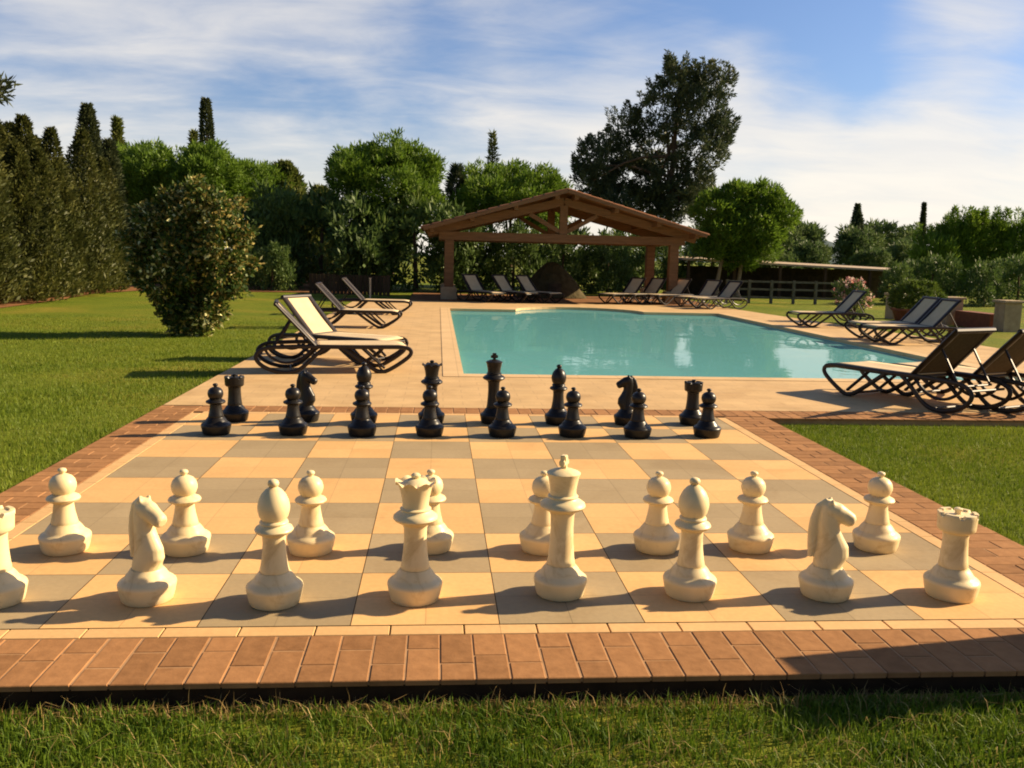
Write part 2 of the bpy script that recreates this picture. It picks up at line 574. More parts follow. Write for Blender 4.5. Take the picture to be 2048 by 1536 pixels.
class MB:
    def __init__(self):
        self.v = []
        self.f = []

    def add(self, V, F):
        b = len(self.v)
        self.v += [tuple(x) for x in V]
        self.f += [tuple(i + b for i in f) for f in F]

    def box(self, x0, y0, z0, x1, y1, z1, ch=0.0):
        if ch <= 0:
            V = [(x0, y0, z0), (x1, y0, z0), (x1, y1, z0), (x0, y1, z0), (x0, y0, z1), (x1, y0, z1), (x1, y1, z1), (x0, y1, z1)]
            F = [(3, 2, 1, 0), (4, 5, 6, 7), (0, 1, 5, 4), (1, 2, 6, 5), (2, 3, 7, 6), (3, 0, 4, 7)]
        else:
            V = [(x0, y0, z0), (x1, y0, z0), (x1, y1, z0), (x0, y1, z0), (x0, y0, z1 - ch), (x1, y0, z1 - ch), (x1, y1, z1 - ch), (x0, y1, z1 - ch),
                 (x0 + ch, y0 + ch, z1), (x1 - ch, y0 + ch, z1), (x1 - ch, y1 - ch, z1), (x0 + ch, y1 - ch, z1)]
            F = [(3, 2, 1, 0), (8, 9, 10, 11), (0, 1, 5, 4), (1, 2, 6, 5), (2, 3, 7, 6), (3, 0, 4, 7),
                 (4, 5, 9, 8), (5, 6, 10, 9), (6, 7, 11, 10), (7, 4, 8, 11)]
        self.add(V, F)

    def beam(self, a, b, w, h, up=(0, 0, 1)):
        a, b, up = Vector(a), Vector(b), Vector(up)
        d = (b - a).normalized()
        s = d.cross(up)
        if s.length < 1e-4:
            s = d.cross(Vector((1, 0, 0)))
        s.normalize()
        u = s.cross(d).normalized()
        V = []
        for p in (a, b):
            for (i, j) in ((-1, -1), (1, -1), (1, 1), (-1, 1)):
                V.append(p + s * (i * w / 2) + u * (j * h / 2))
        self.add(V, [(3, 2, 1, 0), (4, 5, 6, 7), (0, 1, 5, 4), (1, 2, 6, 5), (2, 3, 7, 6), (3, 0, 4, 7)])

    def tube(self, pts, rad, sides=8, sx=1.0, closed=False, side=(0, 1, 0)):
        """sweep an oval section along pts; sx scales the radius across `side`."""
        P = [Vector(p) for p in pts]
        n = len(P)
        rads = rad if hasattr(rad, '__len__') else [rad] * n
        V, F = [], []
        for i, p in enumerate(P):
            if closed:
                d = P[(i + 1) % n] - P[i - 1]
            else:
                d = P[min(i + 1, n - 1)] - P[max(i - 1, 0)]
            d.normalize()
            s = Vector(side) - d * d.dot(Vector(side))
            if s.length < 1e-3:
                s = Vector((1, 0, 0)) - d * d.x
            s.normalize()
            u = d.cross(s)
            for k in range(sides):
                a = 2 * math.pi * k / sides
                V.append(p + s * math.cos(a) * rads[i] * sx + u * math.sin(a) * rads[i])
        m = n if closed else n - 1
        for i in range(m):
            for k in range(sides):
                a, b = i * sides + k, i * sides + (k + 1) % sides
                c, d2 = ((i + 1) % n) * sides + (k + 1) % sides, ((i + 1) % n) * sides + k
                F.append((a, b, c, d2))
        if not closed:
            F.append(tuple(range(sides - 1, -1, -1)))
            F.append(tuple((n - 1) * sides + k for k in range(sides)))
        self.add(V, F)

    def build(self, name, mat, parent=None, smooth=False):
        o = mesh_from(name, self.v, self.f, mat, parent, smooth)
        if smooth:
            o.data.set_sharp_from_angle(angle=R(40))
        return o


def smooth_path(pts, it=2):
    P = [Vector(p) for p in pts]
    for _ in range(it):
        Q = [P[0]]
        for a, b in zip(P[:-1], P[1:]):
            Q += [a * 0.75 + b * 0.25, a * 0.25 + b * 0.75]
        Q.append(P[-1])
        P = Q
    return P


def lathe(name, prof, mat, parent=None, seg=40, mod=None):
    V, F = [], []
    n = len(prof)
    for i, (r, z) in enumerate(prof):
        for k in range(seg):
            a = 2 * math.pi * k / seg
            rr, zz = (r, z) if mod is None else mod(i, r, z, a)
            V.append((rr * math.cos(a), rr * math.sin(a), zz))
    for i in range(n - 1):
        for k in range(seg):
            F.append((i * seg + k, i * seg + (k + 1) % seg, (i + 1) * seg + (k + 1) % seg, (i + 1) * seg + k))
    F.append(tuple(range(seg - 1, -1, -1)))
    F.append(tuple((n - 1) * seg + k for k in range(seg)))
    o = mesh_from(name, V, F, mat, parent, True)
    o.data.set_sharp_from_angle(angle=R(48))
    return o


# ------------------------------------------------------------------ setting: ground, platform, deck, pool
PX0, PX1, PY0, PY1 = 0.05, 7.75, 7.72, 21.7     # pool
BCX, BRX, BRY = 3.75, 1.85, 1.75                 # rounded bay at the far end
DX0, DX1, DY0, DY1 = -2.86, 9.55, 4.86, 25.6     # deck


def pool_outline(g=0.0):
    pts = [(PX0 - g, PY0 - g), (PX1 + g, PY0 - g), (PX1 + g, PY1 + g)]
    for k in range(0, 25):
        a = math.pi * k / 24
        pts.append((BCX + (BRX + g) * math.cos(a), PY1 + g + (BRY) * math.sin(a)))
    pts.append((PX0 - g, PY1 + g))
    return pts


def ring_mesh(name, outer, inner, z, mat, thick=0.05):
    bm = bmesh.new()
    es = []
    for loop in (outer, inner):
        vs = [bm.verts.new((x, y, z)) for x, y in loop]
        for i in range(len(vs)):
            es.append(bm.edges.new((vs[i], vs[(i + 1) % len(vs)])))
    bmesh.ops.triangle_fill(bm, use_beauty=True, use_dissolve=False, edges=es)
    bmesh.ops.recalc_face_normals(bm, faces=bm.faces)
    if sum(f.normal.z for f in bm.faces) < 0:
        bmesh.ops.reverse_faces(bm, faces=bm.faces)
    bd = [e for e in bm.edges if len(e.link_faces) == 1]
    r = bmesh.ops.extrude_edge_only(bm, edges=bd)
    for v in r['geom']:
        if isinstance(v, bmesh.types.BMVert):
            v.co.z -= thick
    bmesh.ops.recalc_face_normals(bm, faces=bm.faces)
    me = bpy.data.meshes.new(name)
    bm.to_mesh(me)
    bm.free()
    me.materials.append(mat)
    return link(bpy.data.objects.new(name, me))


def ground_z(x, y):
    # lawns lie a little below the paving; lowest in front and on the near right
    z = -0.035
    if y < -0.3:
        z = -0.095
    elif x > 2.6 and y < 5:
        z = -0.07
    return z


def build_ground():
    xs = sorted(set([-900, -300, -120, -60, -40, -30, -24] + [round(-20 + i * 0.8, 3) for i in range(22)] + [-2.75, PX0 - 0.6, 2.6, 2.8, 3.6, 5, 6.5, PX1 + 0.6, 9.3, 11, 13, 15, 18, 22, 28, 36, 50, 80, 140, 320, 900]))
    ys = sorted(set([-900, -200, -60, -20, -8, -4, -2, -1.2, -0.4, -0.2, 0.5, 1.5, 3, 4.7, 5.2, PY0 - 0.6] + [9 + i * 1.2 for i in range(11)] + [PY1 + 2.6, 26, 28, 31, 35, 40, 48, 60, 80, 120, 200, 400, 1500]))
    idx = {}
    V, F = [], []
    for i, x in enumerate(xs):
        for j, y in enumerate(ys):
            idx[i, j] = len(V)
            wob = 0.0 if (-3.2 < x < 10 and y > -0.5 and y < 26) else 0.012 * math.sin(x * 1.7) * math.cos(y * 1.3)
            V.append((x, y, ground_z(x, y) + wob))
    for i in range(len(xs) - 1):
        for j in range(len(ys) - 1):
            if xs[i] >= PX0 - 0.61 and xs[i + 1] <= PX1 + 0.61 and ys[j] >= PY0 - 0.61 and ys[j + 1] <= PY1 + 2.61:
                continue
            F.append((idx[i, j], idx[i + 1, j], idx[i + 1, j + 1], idx[i, j + 1]))
    o = mesh_from('ground', V, F, M['lawn'], smooth=True)
    tag(o, kind='structure')


build_ground()

# deck sheet with the pool cut out of it
deck_outer = [(DX0, DY0 + 0.36), (DX1 + 0.6, DY0 + 0.36), (DX1 + 0.6, 13.2), (DX1 - 0.1, 20.0), (DX1 - 0.6, DY1), (DX0, DY1)]
deck = ring_mesh('pool_deck', deck_outer, pool_outline(0.24), 0.0, M['deck'], 0.12)
tag(deck, kind='structure')
cop = ring_mesh('pool_coping', pool_outline(0.24), pool_outline(-0.02), 0.006, M['coping'], 0.07)
tag(cop, kind='structure')


def build_basin():
    o = pool_outline(0.0)
    n = len(o)
    V = [(x, y, -0.05) for x, y in o] + [(x, y, -1.15) for x, y in o]
    F = [(i, n + i, n + (i + 1) % n, (i + 1) % n) for i in range(n)]
    F.append(tuple(n + i for i in range(n)))
    tag(mesh_from('pool_basin', V, F, M['poolpaint']), kind='structure')
    w = mesh_from('pool_water', [(x, y, -0.075) for x, y in pool_outline(-0.002)], [tuple(range(n))], M['water'])
    tag(w, kind='structure')


build_basin()


def build_board():
    V, F, mi = [], [], []
    s = 0.6
    for i in range(8):
        for j in range(8):
            x, y = -2.4 + i * s, j * s
            b = len(V)
            g = 0.0018
            V += [(x + g, y + g, 0), (x + s - g, y + g, 0), (x + s - g, y + s - g, 0), (x + g, y + s - g, 0)]
            F.append((b, b + 1, b + 2, b + 3))
            mi.append((i + j + 1) % 2)
    o = mesh_from('chessboard_paving', V, F, None, mats=[M['tile_light'], M['tile_grey']], midx=mi)
    tag(o, kind='structure')
    # thin pale rim around the squares
    rm = MB()
    for k in range(17):
        x = -2.49 + k * 0.293
        rm.box(x + 0.003, -0.09, -0.05, x + 0.290, -0.004, 0.0, 0.002)
    for k in range(17):
        y = 0.003 + k * 0.2825
        for x in (-2.49, 2.404):
            rm.box(x, y, -0.05, x + 0.086, y + 0.279, 0.0, 0.002)
    for k in range(16):
        x = -2.4 + k * 0.3
        rm.box(x + 0.003, 4.804, -0.05, x + 0.297, 4.886, 0.0, 0.002)
    tag(rm.build('board_rim', M['tile_rim']), kind='structure')
    base = MB()
    base.box(-2.86, -0.455, -0.2, 2.9, 5.24, -0.021)
    tag(base.build('platform_base', M['edge']), kind='structure')


build_board()


def brick_strip(x0, y0, x1, y1, along, bm_, w=0.126, l=0.255):
    """bricks laid across the strip, halves staggered from row to row"""
    g = 0.0034
    horiz = along == 'x'
    length = (x1 - x0) if horiz else (y1 - y0)
    depth = (y1 - y0) if horiz else (x1 - x0)
    n = int(round(length / w))
    w = length / n
    for i in range(n):
        pos = 0.0
        segs = [l, depth - l] if i % 2 == 0 else [depth - l, l]
        if random.random() < 0.07:
            segs = [depth * 0.5, depth * 0.5]
        for sgl in segs:
            a, b = i * w + g + random.uniform(-.002, .002), (i + 1) * w - g
            c, d = pos + g, pos + sgl - g
            z = random.uniform(-0.0008, 0.0012)
            if horiz:
                bm_.box(x0 + a, y0 + c, -0.02, x0 + b, y0 + d, z, 0.003)
            else:
                bm_.box(x0 + c, y0 + a, -0.02, x0 + d, y0 + b, z, 0.003)
            pos += sgl


bk = MB()
brick_strip(-2.88, -0.48, 2.9, -0.093, 'x', bk)
brick_strip(-2.87, -0.09, -2.493, 5.2, 'y', bk)
brick_strip(2.493, -0.09, 2.9, 4.86, 'y', bk)
brick_strip(-2.49, 4.889, 2.9, 5.22, 'x', bk)
brick_strip(2.903, 4.80, DX1 + 0.6, 5.21, 'x', bk)
tag(bk.build('brick_border', M['brick']), kind='structure')
mo = MB()
mo.box(-2.872, -0.47, -0.019, 2.892, -0.0935, -0.0025)
mo.box(-2.866, -0.0933, -0.1, -2.4935, 5.19, -0.0026)
mo.box(2.4935, -0.0933, -0.1, 2.896, 4.855, -0.0026)
mo.box(-2.489, 4.8895, -0.1, 2.8925, 5.215, -0.0027)
mo.box(2.905, 4.81, -0.1, DX1 + 0.59, 5.205, -0.0024)
tag(mo.build('brick_bedding', M['mortar']), kind='structure')

# bare reddish soil under the hedge on the left and a shaded strip beyond the lawn
def sheet(name, pts, z, mat):
    o = mesh_from(name, [(x, y, z) for x, y in pts], [tuple(range(len(pts)))], mat)
    return tag(o, kind='structure')


sheet('soil_bed', [(-18, 12), (-11.0, 14), (-10.6, 19), (-10.8, 23), (-11.3, 26.5), (-10.6, 30), (-3, 30.5), (-3, 44), (-30, 44), (-30, 12)], -0.018, M['soil'])
sheet('pavilion_floor', [(-1.2, 25.7), (9.2, 25.7), (9.2, 31.5), (-1.2, 31.5)], 0.004, M['soil'])


# ------------------------------------------------------------------ grass
def blades(name, n, region, hmin, hmax, w, mat, zf, lean=0.35, two=True, dens=None):
    x0, y0, x1, y1 = region
    x = rng.uniform(x0, x1, n)
    y = rng.uniform(y0, y1, n)
    if dens is not None:
        k = rng.random(n) < dens(x, y)
        x, y = x[k], y[k]
        n = len(x)
    z = np.array([zf(a, b) for a, b in zip(x, y)]) if callable(zf) else np.full(n, zf)
    h = rng.uniform(hmin, hmax, n)
    az = rng.uniform(0, 2 * np.pi, n)
    ln = rng.uniform(0, lean, n) * h
    fa = rng.uniform(0, 2 * np.pi, n)
    sx, sy = np.cos(fa) * w / 2, np.sin(fa) * w / 2
    dx, dy = np.cos(az) * ln, np.sin(az) * ln
    base = np.stack([x, y, z], 1)
    s = np.stack([sx, sy, 0 * sx], 1)
    mid = base + np.stack([dx * .35, dy * .35, h * .6], 1)
    tip = base + np.stack([dx, dy, h * (1 - 0.25 * (ln / np.maximum(h, 1e-6)))], 1)
    if two:
        V = np.stack([base - s, base + s, mid + s * .8, mid - s * .8, mid - s * .8, mid + s * .8, tip + s * .1, tip - s * .1], 1).reshape(-1, 3)
        return fast_polys(name, V, 4, mat)
    V = np.stack([base - s, base + s, tip], 1).reshape(-1, 3)
    return fast_polys(name, V, 3, mat)


def front_h(x, y):
    return -0.1


patch = lambda x, y: np.clip(0.62 + 0.38 * np.sin(x * 7.3 + 2 * np.sin(y * 9)) * np.cos(y * 11 + x * 3), 0.15, 1)
g1 = blades('front_grass', 95000, (-3.2, -1.7, 3.4, -0.52), 0.025, 0.075, 0.0045, M['grass'], -0.098, 0.9, True, patch)
tag(g1, kind='stuff', label='rough green grass in front of the brick edge', cat='grass')
g2 = blades('dry_straw', 1900, (-3.0, -1.5, 3.2, -0.49), 0.04, 0.11, 0.0026, M['straw'], -0.09, 2.0, True)
tag(g2, kind='stuff', label='dry straw stalks scattered over the front grass', cat='grass')
g2b = blades('dry_edge_straw', 3800, (-3.0, -0.56, 3.2, -0.482), 0.012, 0.055, 0.003, M['straw'], -0.096, 1.6, True)
tag(g2b, kind='stuff', label='withered stalks along the foot of the brick edge', cat='grass')
g3 = blades('left_lawn_grass', 330000, (-13, 0.0, -2.88, 17), 0.02, 0.05, 0.008, M['grass_left'], -0.036, 0.6, False,
            lambda x, y: np.clip(1.25 - y / 15, 0.12, 1) * (x > -3.3 - (y + 3.4) * 0.62))
tag(g3, kind='stuff', label='mown lawn left of the chessboard', cat='grass')
g4 = blades('right_lawn_grass', 130000, (2.92, 0.2, 8.5, 4.78), 0.02, 0.05, 0.006, M['grass_left'], -0.072, 0.6, False)
tag(g4, kind='stuff', label='bright mown lawn right of the chessboard', cat='grass')


# ------------------------------------------------------------------ chess pieces
BASE = [(0.100, 0.0), (0.104, 0.004), (0.111, 0.030), (0.1165, 0.058), (0.1185, 0.067), (0.1188, 0.073), (0.1165, 0.080), (0.108, 0.088), (0.098, 0.094), (0.092, 0.099), (0.087, 0.107), (0.080, 0.118), (0.072, 0.128), (0.066, 0.135), (0.0645, 0.138)]
SHAPES = {
    'pawn': dict(stem=[(0.060, 0.138), (0.061, 0.146), (0.058, 0.158), (0.051, 0.190), (0.046, 0.225), (0.046, 0.243)],
                 collar=[(0.047, 0.243), (0.060, 0.247), (0.074, 0.254), (0.078, 0.263), (0.073, 0.272), (0.056, 0.280), (0.048, 0.287)],
                 head=[(0.046, 0.287), (0.055, 0.300), (0.0615, 0.320), (0.0615, 0.335), (0.056, 0.355), (0.043, 0.371), (0.026, 0.380), (0.016, 0.383)],
                 knob=[(0.013, 0.383), (0.013, 0.388), (0.019, 0.394), (0.021, 0.401), (0.017, 0.408), (0.008, 0.412)]),
    'bishop': dict(stem=[(0.060, 0.138), (0.061, 0.148), (0.057, 0.165), (0.050, 0.215), (0.047, 0.265), (0.049, 0.298)],
                   collar=[(0.051, 0.298), (0.060, 0.303), (0.075, 0.311), (0.080, 0.321), (0.075, 0.331), (0.058, 0.339), (0.055, 0.345), (0.060, 0.351), (0.058, 0.357), (0.050, 0.362)],
                   head=[(0.050, 0.362), (0.060, 0.380), (0.066, 0.403), (0.067, 0.420), (0.062, 0.446), (0.050, 0.472), (0.034, 0.491), (0.021, 0.500), (0.016, 0.504)],
                   knob=[(0.016, 0.504), (0.022, 0.510), (0.024, 0.519), (0.020, 0.529), (0.009, 0.535)]),
    'queen': dict(stem=[(0.060, 0.138), (0.062, 0.148), (0.058, 0.165), (0.052, 0.215), (0.048, 0.270), (0.050, 0.318), (0.056, 0.335)],
                  collar=[(0.058, 0.335), (0.072, 0.344), (0.088, 0.352), (0.096, 0.362), (0.094, 0.372), (0.080, 0.383), (0.068, 0.390), (0.064, 0.397), (0.067, 0.403), (0.058, 0.410)],
                  head=[(0.057, 0.410), (0.056, 0.425), (0.060, 0.455), (0.068, 0.490), (0.076, 0.510), (0.087, 0.524), (0.080, 0.520), (0.062, 0.512), (0.050, 0.522), (0.030, 0.532), (0.016, 0.535)],
                  knob=[(0.014, 0.535), (0.020, 0.541), (0.020, 0.549), (0.012, 0.556), (0.004, 0.558)]),
    'king': dict(stem=[(0.060, 0.138), (0.062, 0.148), (0.058, 0.168), (0.053, 0.230), (0.050, 0.300), (0.052, 0.360), (0.058, 0.378)],
                 collar=[(0.060, 0.378), (0.074, 0.386), (0.092, 0.394), (0.100, 0.404), (0.097, 0.415), (0.082, 0.426), (0.068, 0.433), (0.064, 0.440), (0.067, 0.447), (0.059, 0.455)],
                 head=[(0.058, 0.455), (0.057, 0.470), (0.060, 0.495), (0.067, 0.530), (0.073, 0.545), (0.074, 0.550), (0.066, 0.556), (0.040, 0.566), (0.022, 0.570)]),
    'rook': dict(stem=[(0.061, 0.138), (0.063, 0.148), (0.060, 0.165), (0.055, 0.220), (0.053, 0.275), (0.056, 0.298)],
                 head=[(0.058, 0.298), (0.072, 0.305), (0.080, 0.314), (0.081, 0.330), (0.083, 0.372), (0.085, 0.388), (0.083, 0.391), (0.066, 0.391), (0.064, 0.383), (0.02, 0.383)],
                 knob=[(0.014, 0.3835), (0.013, 0.394), (0.018, 0.400), (0.018, 0.407), (0.008, 0.412)]),
}


def queen_mod(i, r, z, a):
    if i in (4, 5, 6):
        s = abs(math.sin(a * 4))
        k = {4: 0.3, 5: 1.0, 6: 0.9}[i]
        return r * (1 + 0.05 * k * (s - 0.5)), z - 0.020 * k * (1 - s) + 0.004
    return r, z


def rook_mod(i, r, z, a):
    if i in (5, 6, 7):
        s = math.sin(a * 3)
        if abs(s) < 0.28:
            return r, z - 0.016
    return r, z


def knight_head(mat, parent):
    """side profile facing +x, lofted from oval rings along the neck and along the muzzle"""
    bm = bmesh.new()

    def loft(rings):
        loops = []
        for (c, ax, rx, ry) in rings:
            ax = Vector(ax).normalized()
            s = Vector((0, 1, 0))
            f = s.cross(ax).normalized()
            vs = []
            for k in range(18):
                a = 2 * math.pi * k / 18
                vs.append(bm.verts.new(Vector(c) + f * math.cos(a) * rx + s * math.sin(a) * ry))
            loops.append(vs)
        for A, B in zip(loops[:-1], loops[1:]):
            for k in range(18):
                bm.faces.new((A[k], A[(k + 1) % 18], B[(k + 1) % 18], B[k]))
        bm.faces.new(loops[0][::-1])
        bm.faces.new(loops[-1])
    # neck: wide breast low down at +x, arching back then forward to the poll
    loft([((0.0, 0, 0.132), (0, 0, 1), 0.062, 0.060), ((0.004, 0, 0.155), (0, 0, 1), 0.066, 0.056), ((0.016, 0, 0.19), (0.05, 0, 1), 0.074, 0.050),
          ((0.016, 0, 0.225), (-0.1, 0, 1), 0.070, 0.046), ((0.006, 0, 0.262), (-0.2, 0, 1), 0.056, 0.042), ((-0.004, 0, 0.30), (-0.15, 0, 1), 0.048, 0.039),
          ((-0.006, 0, 0.34), (0.1, 0, 1), 0.047, 0.038), ((-0.004, 0, 0.375), (0.25, 0, 1), 0.047, 0.038), ((0.002, 0, 0.405), (0.5, 0, 1), 0.046, 0.038), ((0.012, 0, 0.428), (0.6, 0, 1), 0.028, 0.026)])
    # head and muzzle pointing forward and down
    loft([((-0.030, 0, 0.402), (1, 0, -0.35), 0.026, 0.030), ((-0.005, 0, 0.398), (1, 0, -0.4), 0.040, 0.041), ((0.025, 0, 0.386), (1, 0, -0.45), 0.043, 0.040),
          ((0.055, 0, 0.371), (1, 0, -0.5), 0.036, 0.032), ((0.074, 0, 0.360), (1, 0, -0.5), 0.034, 0.031), ((0.090, 0, 0.351), (1, 0, -0.5), 0.031, 0.031), ((0.101, 0, 0.346), (1, 0, -0.5), 0.020, 0.022)])
    # ears
    for sy in (-1, 1):
        loft([((-0.004, sy * 0.022, 0.420), (-0.1, 0, 1), 0.014, 0.010), ((-0.004, sy * 0.024, 0.432), (0, 0, 1), 0.013, 0.010), ((0.0, sy * 0.025, 0.446), (0, 0, 1), 0.006, 0.005)])
    # mane ridge
    loft([((-0.075, 0, 0.175), (-0.1, 0, 1), 0.012, 0.012), ((-0.072, 0, 0.23), (0, 0, 1), 0.020, 0.015), ((-0.072, 0, 0.29), (0, 0, 1), 0.022, 0.015), ((-0.066, 0, 0.35), (0.1, 0, 1), 0.022, 0.015),
          ((-0.048, 0, 0.405), (0.4, 0, 1), 0.022, 0.015), ((-0.016, 0, 0.435), (1, 0, 0.6), 0.016, 0.013)])
    bmesh.ops.recalc_face_normals(bm, faces=bm.faces)
    me = bpy.data.meshes.new('horse_head')
    bm.to_mesh(me)
    bm.free()
    me.materials.append(mat)
    o = link(bpy.data.objects.new('horse_head', me), parent)
    rm = o.modifiers.new('remesh', 'REMESH')
    rm.mode = 'VOXEL'
    rm.voxel_size = 0.0045
    rm.use_smooth_shade = True
    sm = o.modifiers.new('smooth', 'SMOOTH')
    sm.factor = 0.5
    sm.iterations = 3
    dg = bpy.context.evaluated_depsgraph_get()
    dg.update()
    me2 = bpy.data.meshes.new_from_object(o.evaluated_get(dg))
    me2.polygons.foreach_set('use_smooth', np.ones(len(me2.polygons), dtype=bool))
    o.modifiers.clear()
    o.data = me2
    if not me2.materials:
        me2.materials.append(mat)
    return o


def make_piece(kind, colour):
    mat = M['white_piece'] if colour == 'white' else M['black_piece']
    root = empty('chess_' + kind, (0, 0, 0))
    lathe('base', BASE, mat, root)
    # fine groove ring where the stem plugs into the base
    if kind == 'knight':
        h = knight_head(mat, root)
        return root
    sh = SHAPES[kind]
    lathe('stem', sh['stem'], mat, root)
    if 'collar' in sh:
        lathe('collar', sh['collar'], mat, root)
    md = queen_mod if kind == 'queen' else (rook_mod if kind == 'rook' else None)
    hd = lathe('crown' if kind in ('queen', 'king') else ('tower' if kind == 'rook' else 'head'), sh['head'], mat, root, seg=72 if md else 40, mod=md)
    if 'knob' in sh:
        lathe('knob', sh['knob'], mat, hd, seg=24)
    if kind == 'king':
        c = MB()
        # flared cross with thick arms
        pr = [(-0.012, 0.566), (-0.011, 0.585), (-0.030, 0.582), (-0.032, 0.610), (-0.014, 0.606), (-0.018, 0.628), (0.018, 0.628), (0.014, 0.606), (0.032, 0.610), (0.030, 0.582), (0.011, 0.585), (0.012, 0.566)]
        n = len(pr)
        t_ = 0.013
        V = [(x, -t_, z) for x, z in pr] + [(x, t_, z) for x, z in pr]
        F = [(i, (i + 1) % n, n + (i + 1) % n, n + i) for i in range(n)]
        F += [(n - 1, 0, 1, 10), (10, 1, 2, 9) if False else (1, 4, 7, 10), (1, 2, 3, 4), (4, 5, 6, 7), (7, 8, 9, 10)]
        F = [f for f in F if f != (n - 1, 0, 1, 10)] + [(0, 1, 10, 11)]
        F += [tuple(i + n for i in f[::-1]) for f in [(0, 1, 10, 11), (1, 4, 7, 10), (1, 2, 3, 4), (4, 5, 6, 7), (7, 8, 9, 10)]]
        bm = bmesh.new()
        vs = [bm.verts.new(v) for v in V]
        for f in F:
            try:
                bm.faces.new([vs[i] for i in f])
            except ValueError:
                pass
        bmesh.ops.recalc_face_normals(bm, faces=bm.faces)
        bmesh.ops.bevel(bm, geom=[e for e in bm.edges if e.calc_face_angle(0) > 0.6], offset=0.004, segments=2, affect='EDGES')
        me = bpy.data.meshes.new('cross')
        bm.to_mesh(me)
        bm.free()
        me.materials.append(mat)
        link(bpy.data.objects.new('cross', me), hd)
    return root


files = [(-2.085), (-1.48), (-0.94), (-0.35), (0.29), (0.87), (1.49), (2.07)]
order = ['rook', 'knight', 'bishop', 'queen', 'king', 'bishop', 'knight', 'rook']
WLAB = ['cream rook cut off by the left edge, outermost of the front row',
        'cream knight on a pale square next to the rook at the left edge',
        'cream bishop with round head, between the left cream knight and the cream queen',
        'cream queen with flaring scalloped crown, left of the taller cream king',
        'cream king topped by a cross, tallest piece of the front row',
        'cream bishop with round head standing right beside the cream king',
        'cream knight with its muzzle turned right, second from the right of the front row',
        'cream rook with flat tower top at the right end of the front row']
BLAB = ['black rook behind the leftmost black pawn by the lawn edge',
        'black knight half hidden behind the second black pawn from the left',
        'black bishop rising directly behind the third black pawn from the left',
        'black queen with spiky flaring crown behind the fourth black pawn',
        'black king topped by a cross, tallest black piece',
        'black bishop with pointed head to the right of the black king',
        'black knight with its muzzle turned left, near the right end of the back row',
        'black rook with flared tower top at the right end of the back row']
wy = [0.28, 0.30, 0.25, 0.28, 0.325, 0.305, 0.285, 0.265]
wpx = [-2.07, -1.49, -0.88, -0.29, 0.28, 0.87, 1.37, 2.05]
wpy = [0.945, 0.925, 0.915, 0.945, 0.925, 0.925, 0.935, 0.935]
bpx = [-2.04, -1.43, -0.87, -0.32, 0.28, 0.87, 1.42, 2.03]
bpy_ = [3.85, 3.865, 3.83, 3.845, 3.845, 3.865, 3.845, 3.885]
bx = [-2.02, -1.41, -0.90, -0.31, 0.24, 0.82, 1.45, 2.06]
by = [4.44, 4.45, 4.39, 4.42, 4.43, 4.42, 4.42, 4.45]
WPL = ['cream pawn nearest the left lawn, outermost of its row',
       'cream pawn just behind the left cream knight',
       'cream pawn to the right behind the left cream bishop',
       'cream pawn mostly hidden behind the cream queen',
       'cream pawn mostly hidden behind the cream king',
       'cream pawn just left of and behind the right cream bishop',
       'cream pawn standing alone between the right cream bishop and right cream knight',
       'cream pawn nearest the right lawn, on a grey square behind the right cream knight']
BPL = ['black pawn in front of the left black rook, nearest the left lawn',
       'black pawn in front of the left black knight',
       'black pawn in front of the left black bishop',
       'black pawn covering the lower half of the black queen',
       'black pawn standing at the right foot of the black king',
       'black pawn standing at the right foot of the right black bishop',
       'black pawn standing in front of the black knight that faces left',
       'black pawn nearest the right brick border, outermost of its row']
protos = {}


def place_piece(kind, colour, x, y, rz, label, group):
    key = (kind, colour)
    if key not in protos:
        o = make_piece(kind, colour)
        protos[key] = o
    else:
        o = copy_tree(protos[key])
    o.location = (x, y, 0.0015)
    o.rotation_euler = (0, 0, rz)
    tag(o, label, 'chess piece', group)
    return o


WR = [0.3, R(-30), 0.2, 0.1, R(62), 0.5, R(-14), 0.22]
BR = [0.2, R(-20), 0.2, 0.0, R(10), 0.4, R(172), 0.1]
for i in range(8):
    place_piece(order[i], 'white', files[i], wy[i], WR[i], WLAB[i], 'cream chess pieces of the front row')
for i in range(8):
    place_piece('pawn', 'white', wpx[i], wpy[i], i * 0.7, WPL[i], 'cream pawns on the chessboard')
for i in range(8):
    place_piece('pawn', 'black', bpx[i], bpy_[i], i * 0.9, BPL[i], 'black pawns on the chessboard')
for i in range(8):
    place_piece(order[i], 'black', bx[i], by[i], BR[i], BLAB[i], 'black chess pieces of the back row')


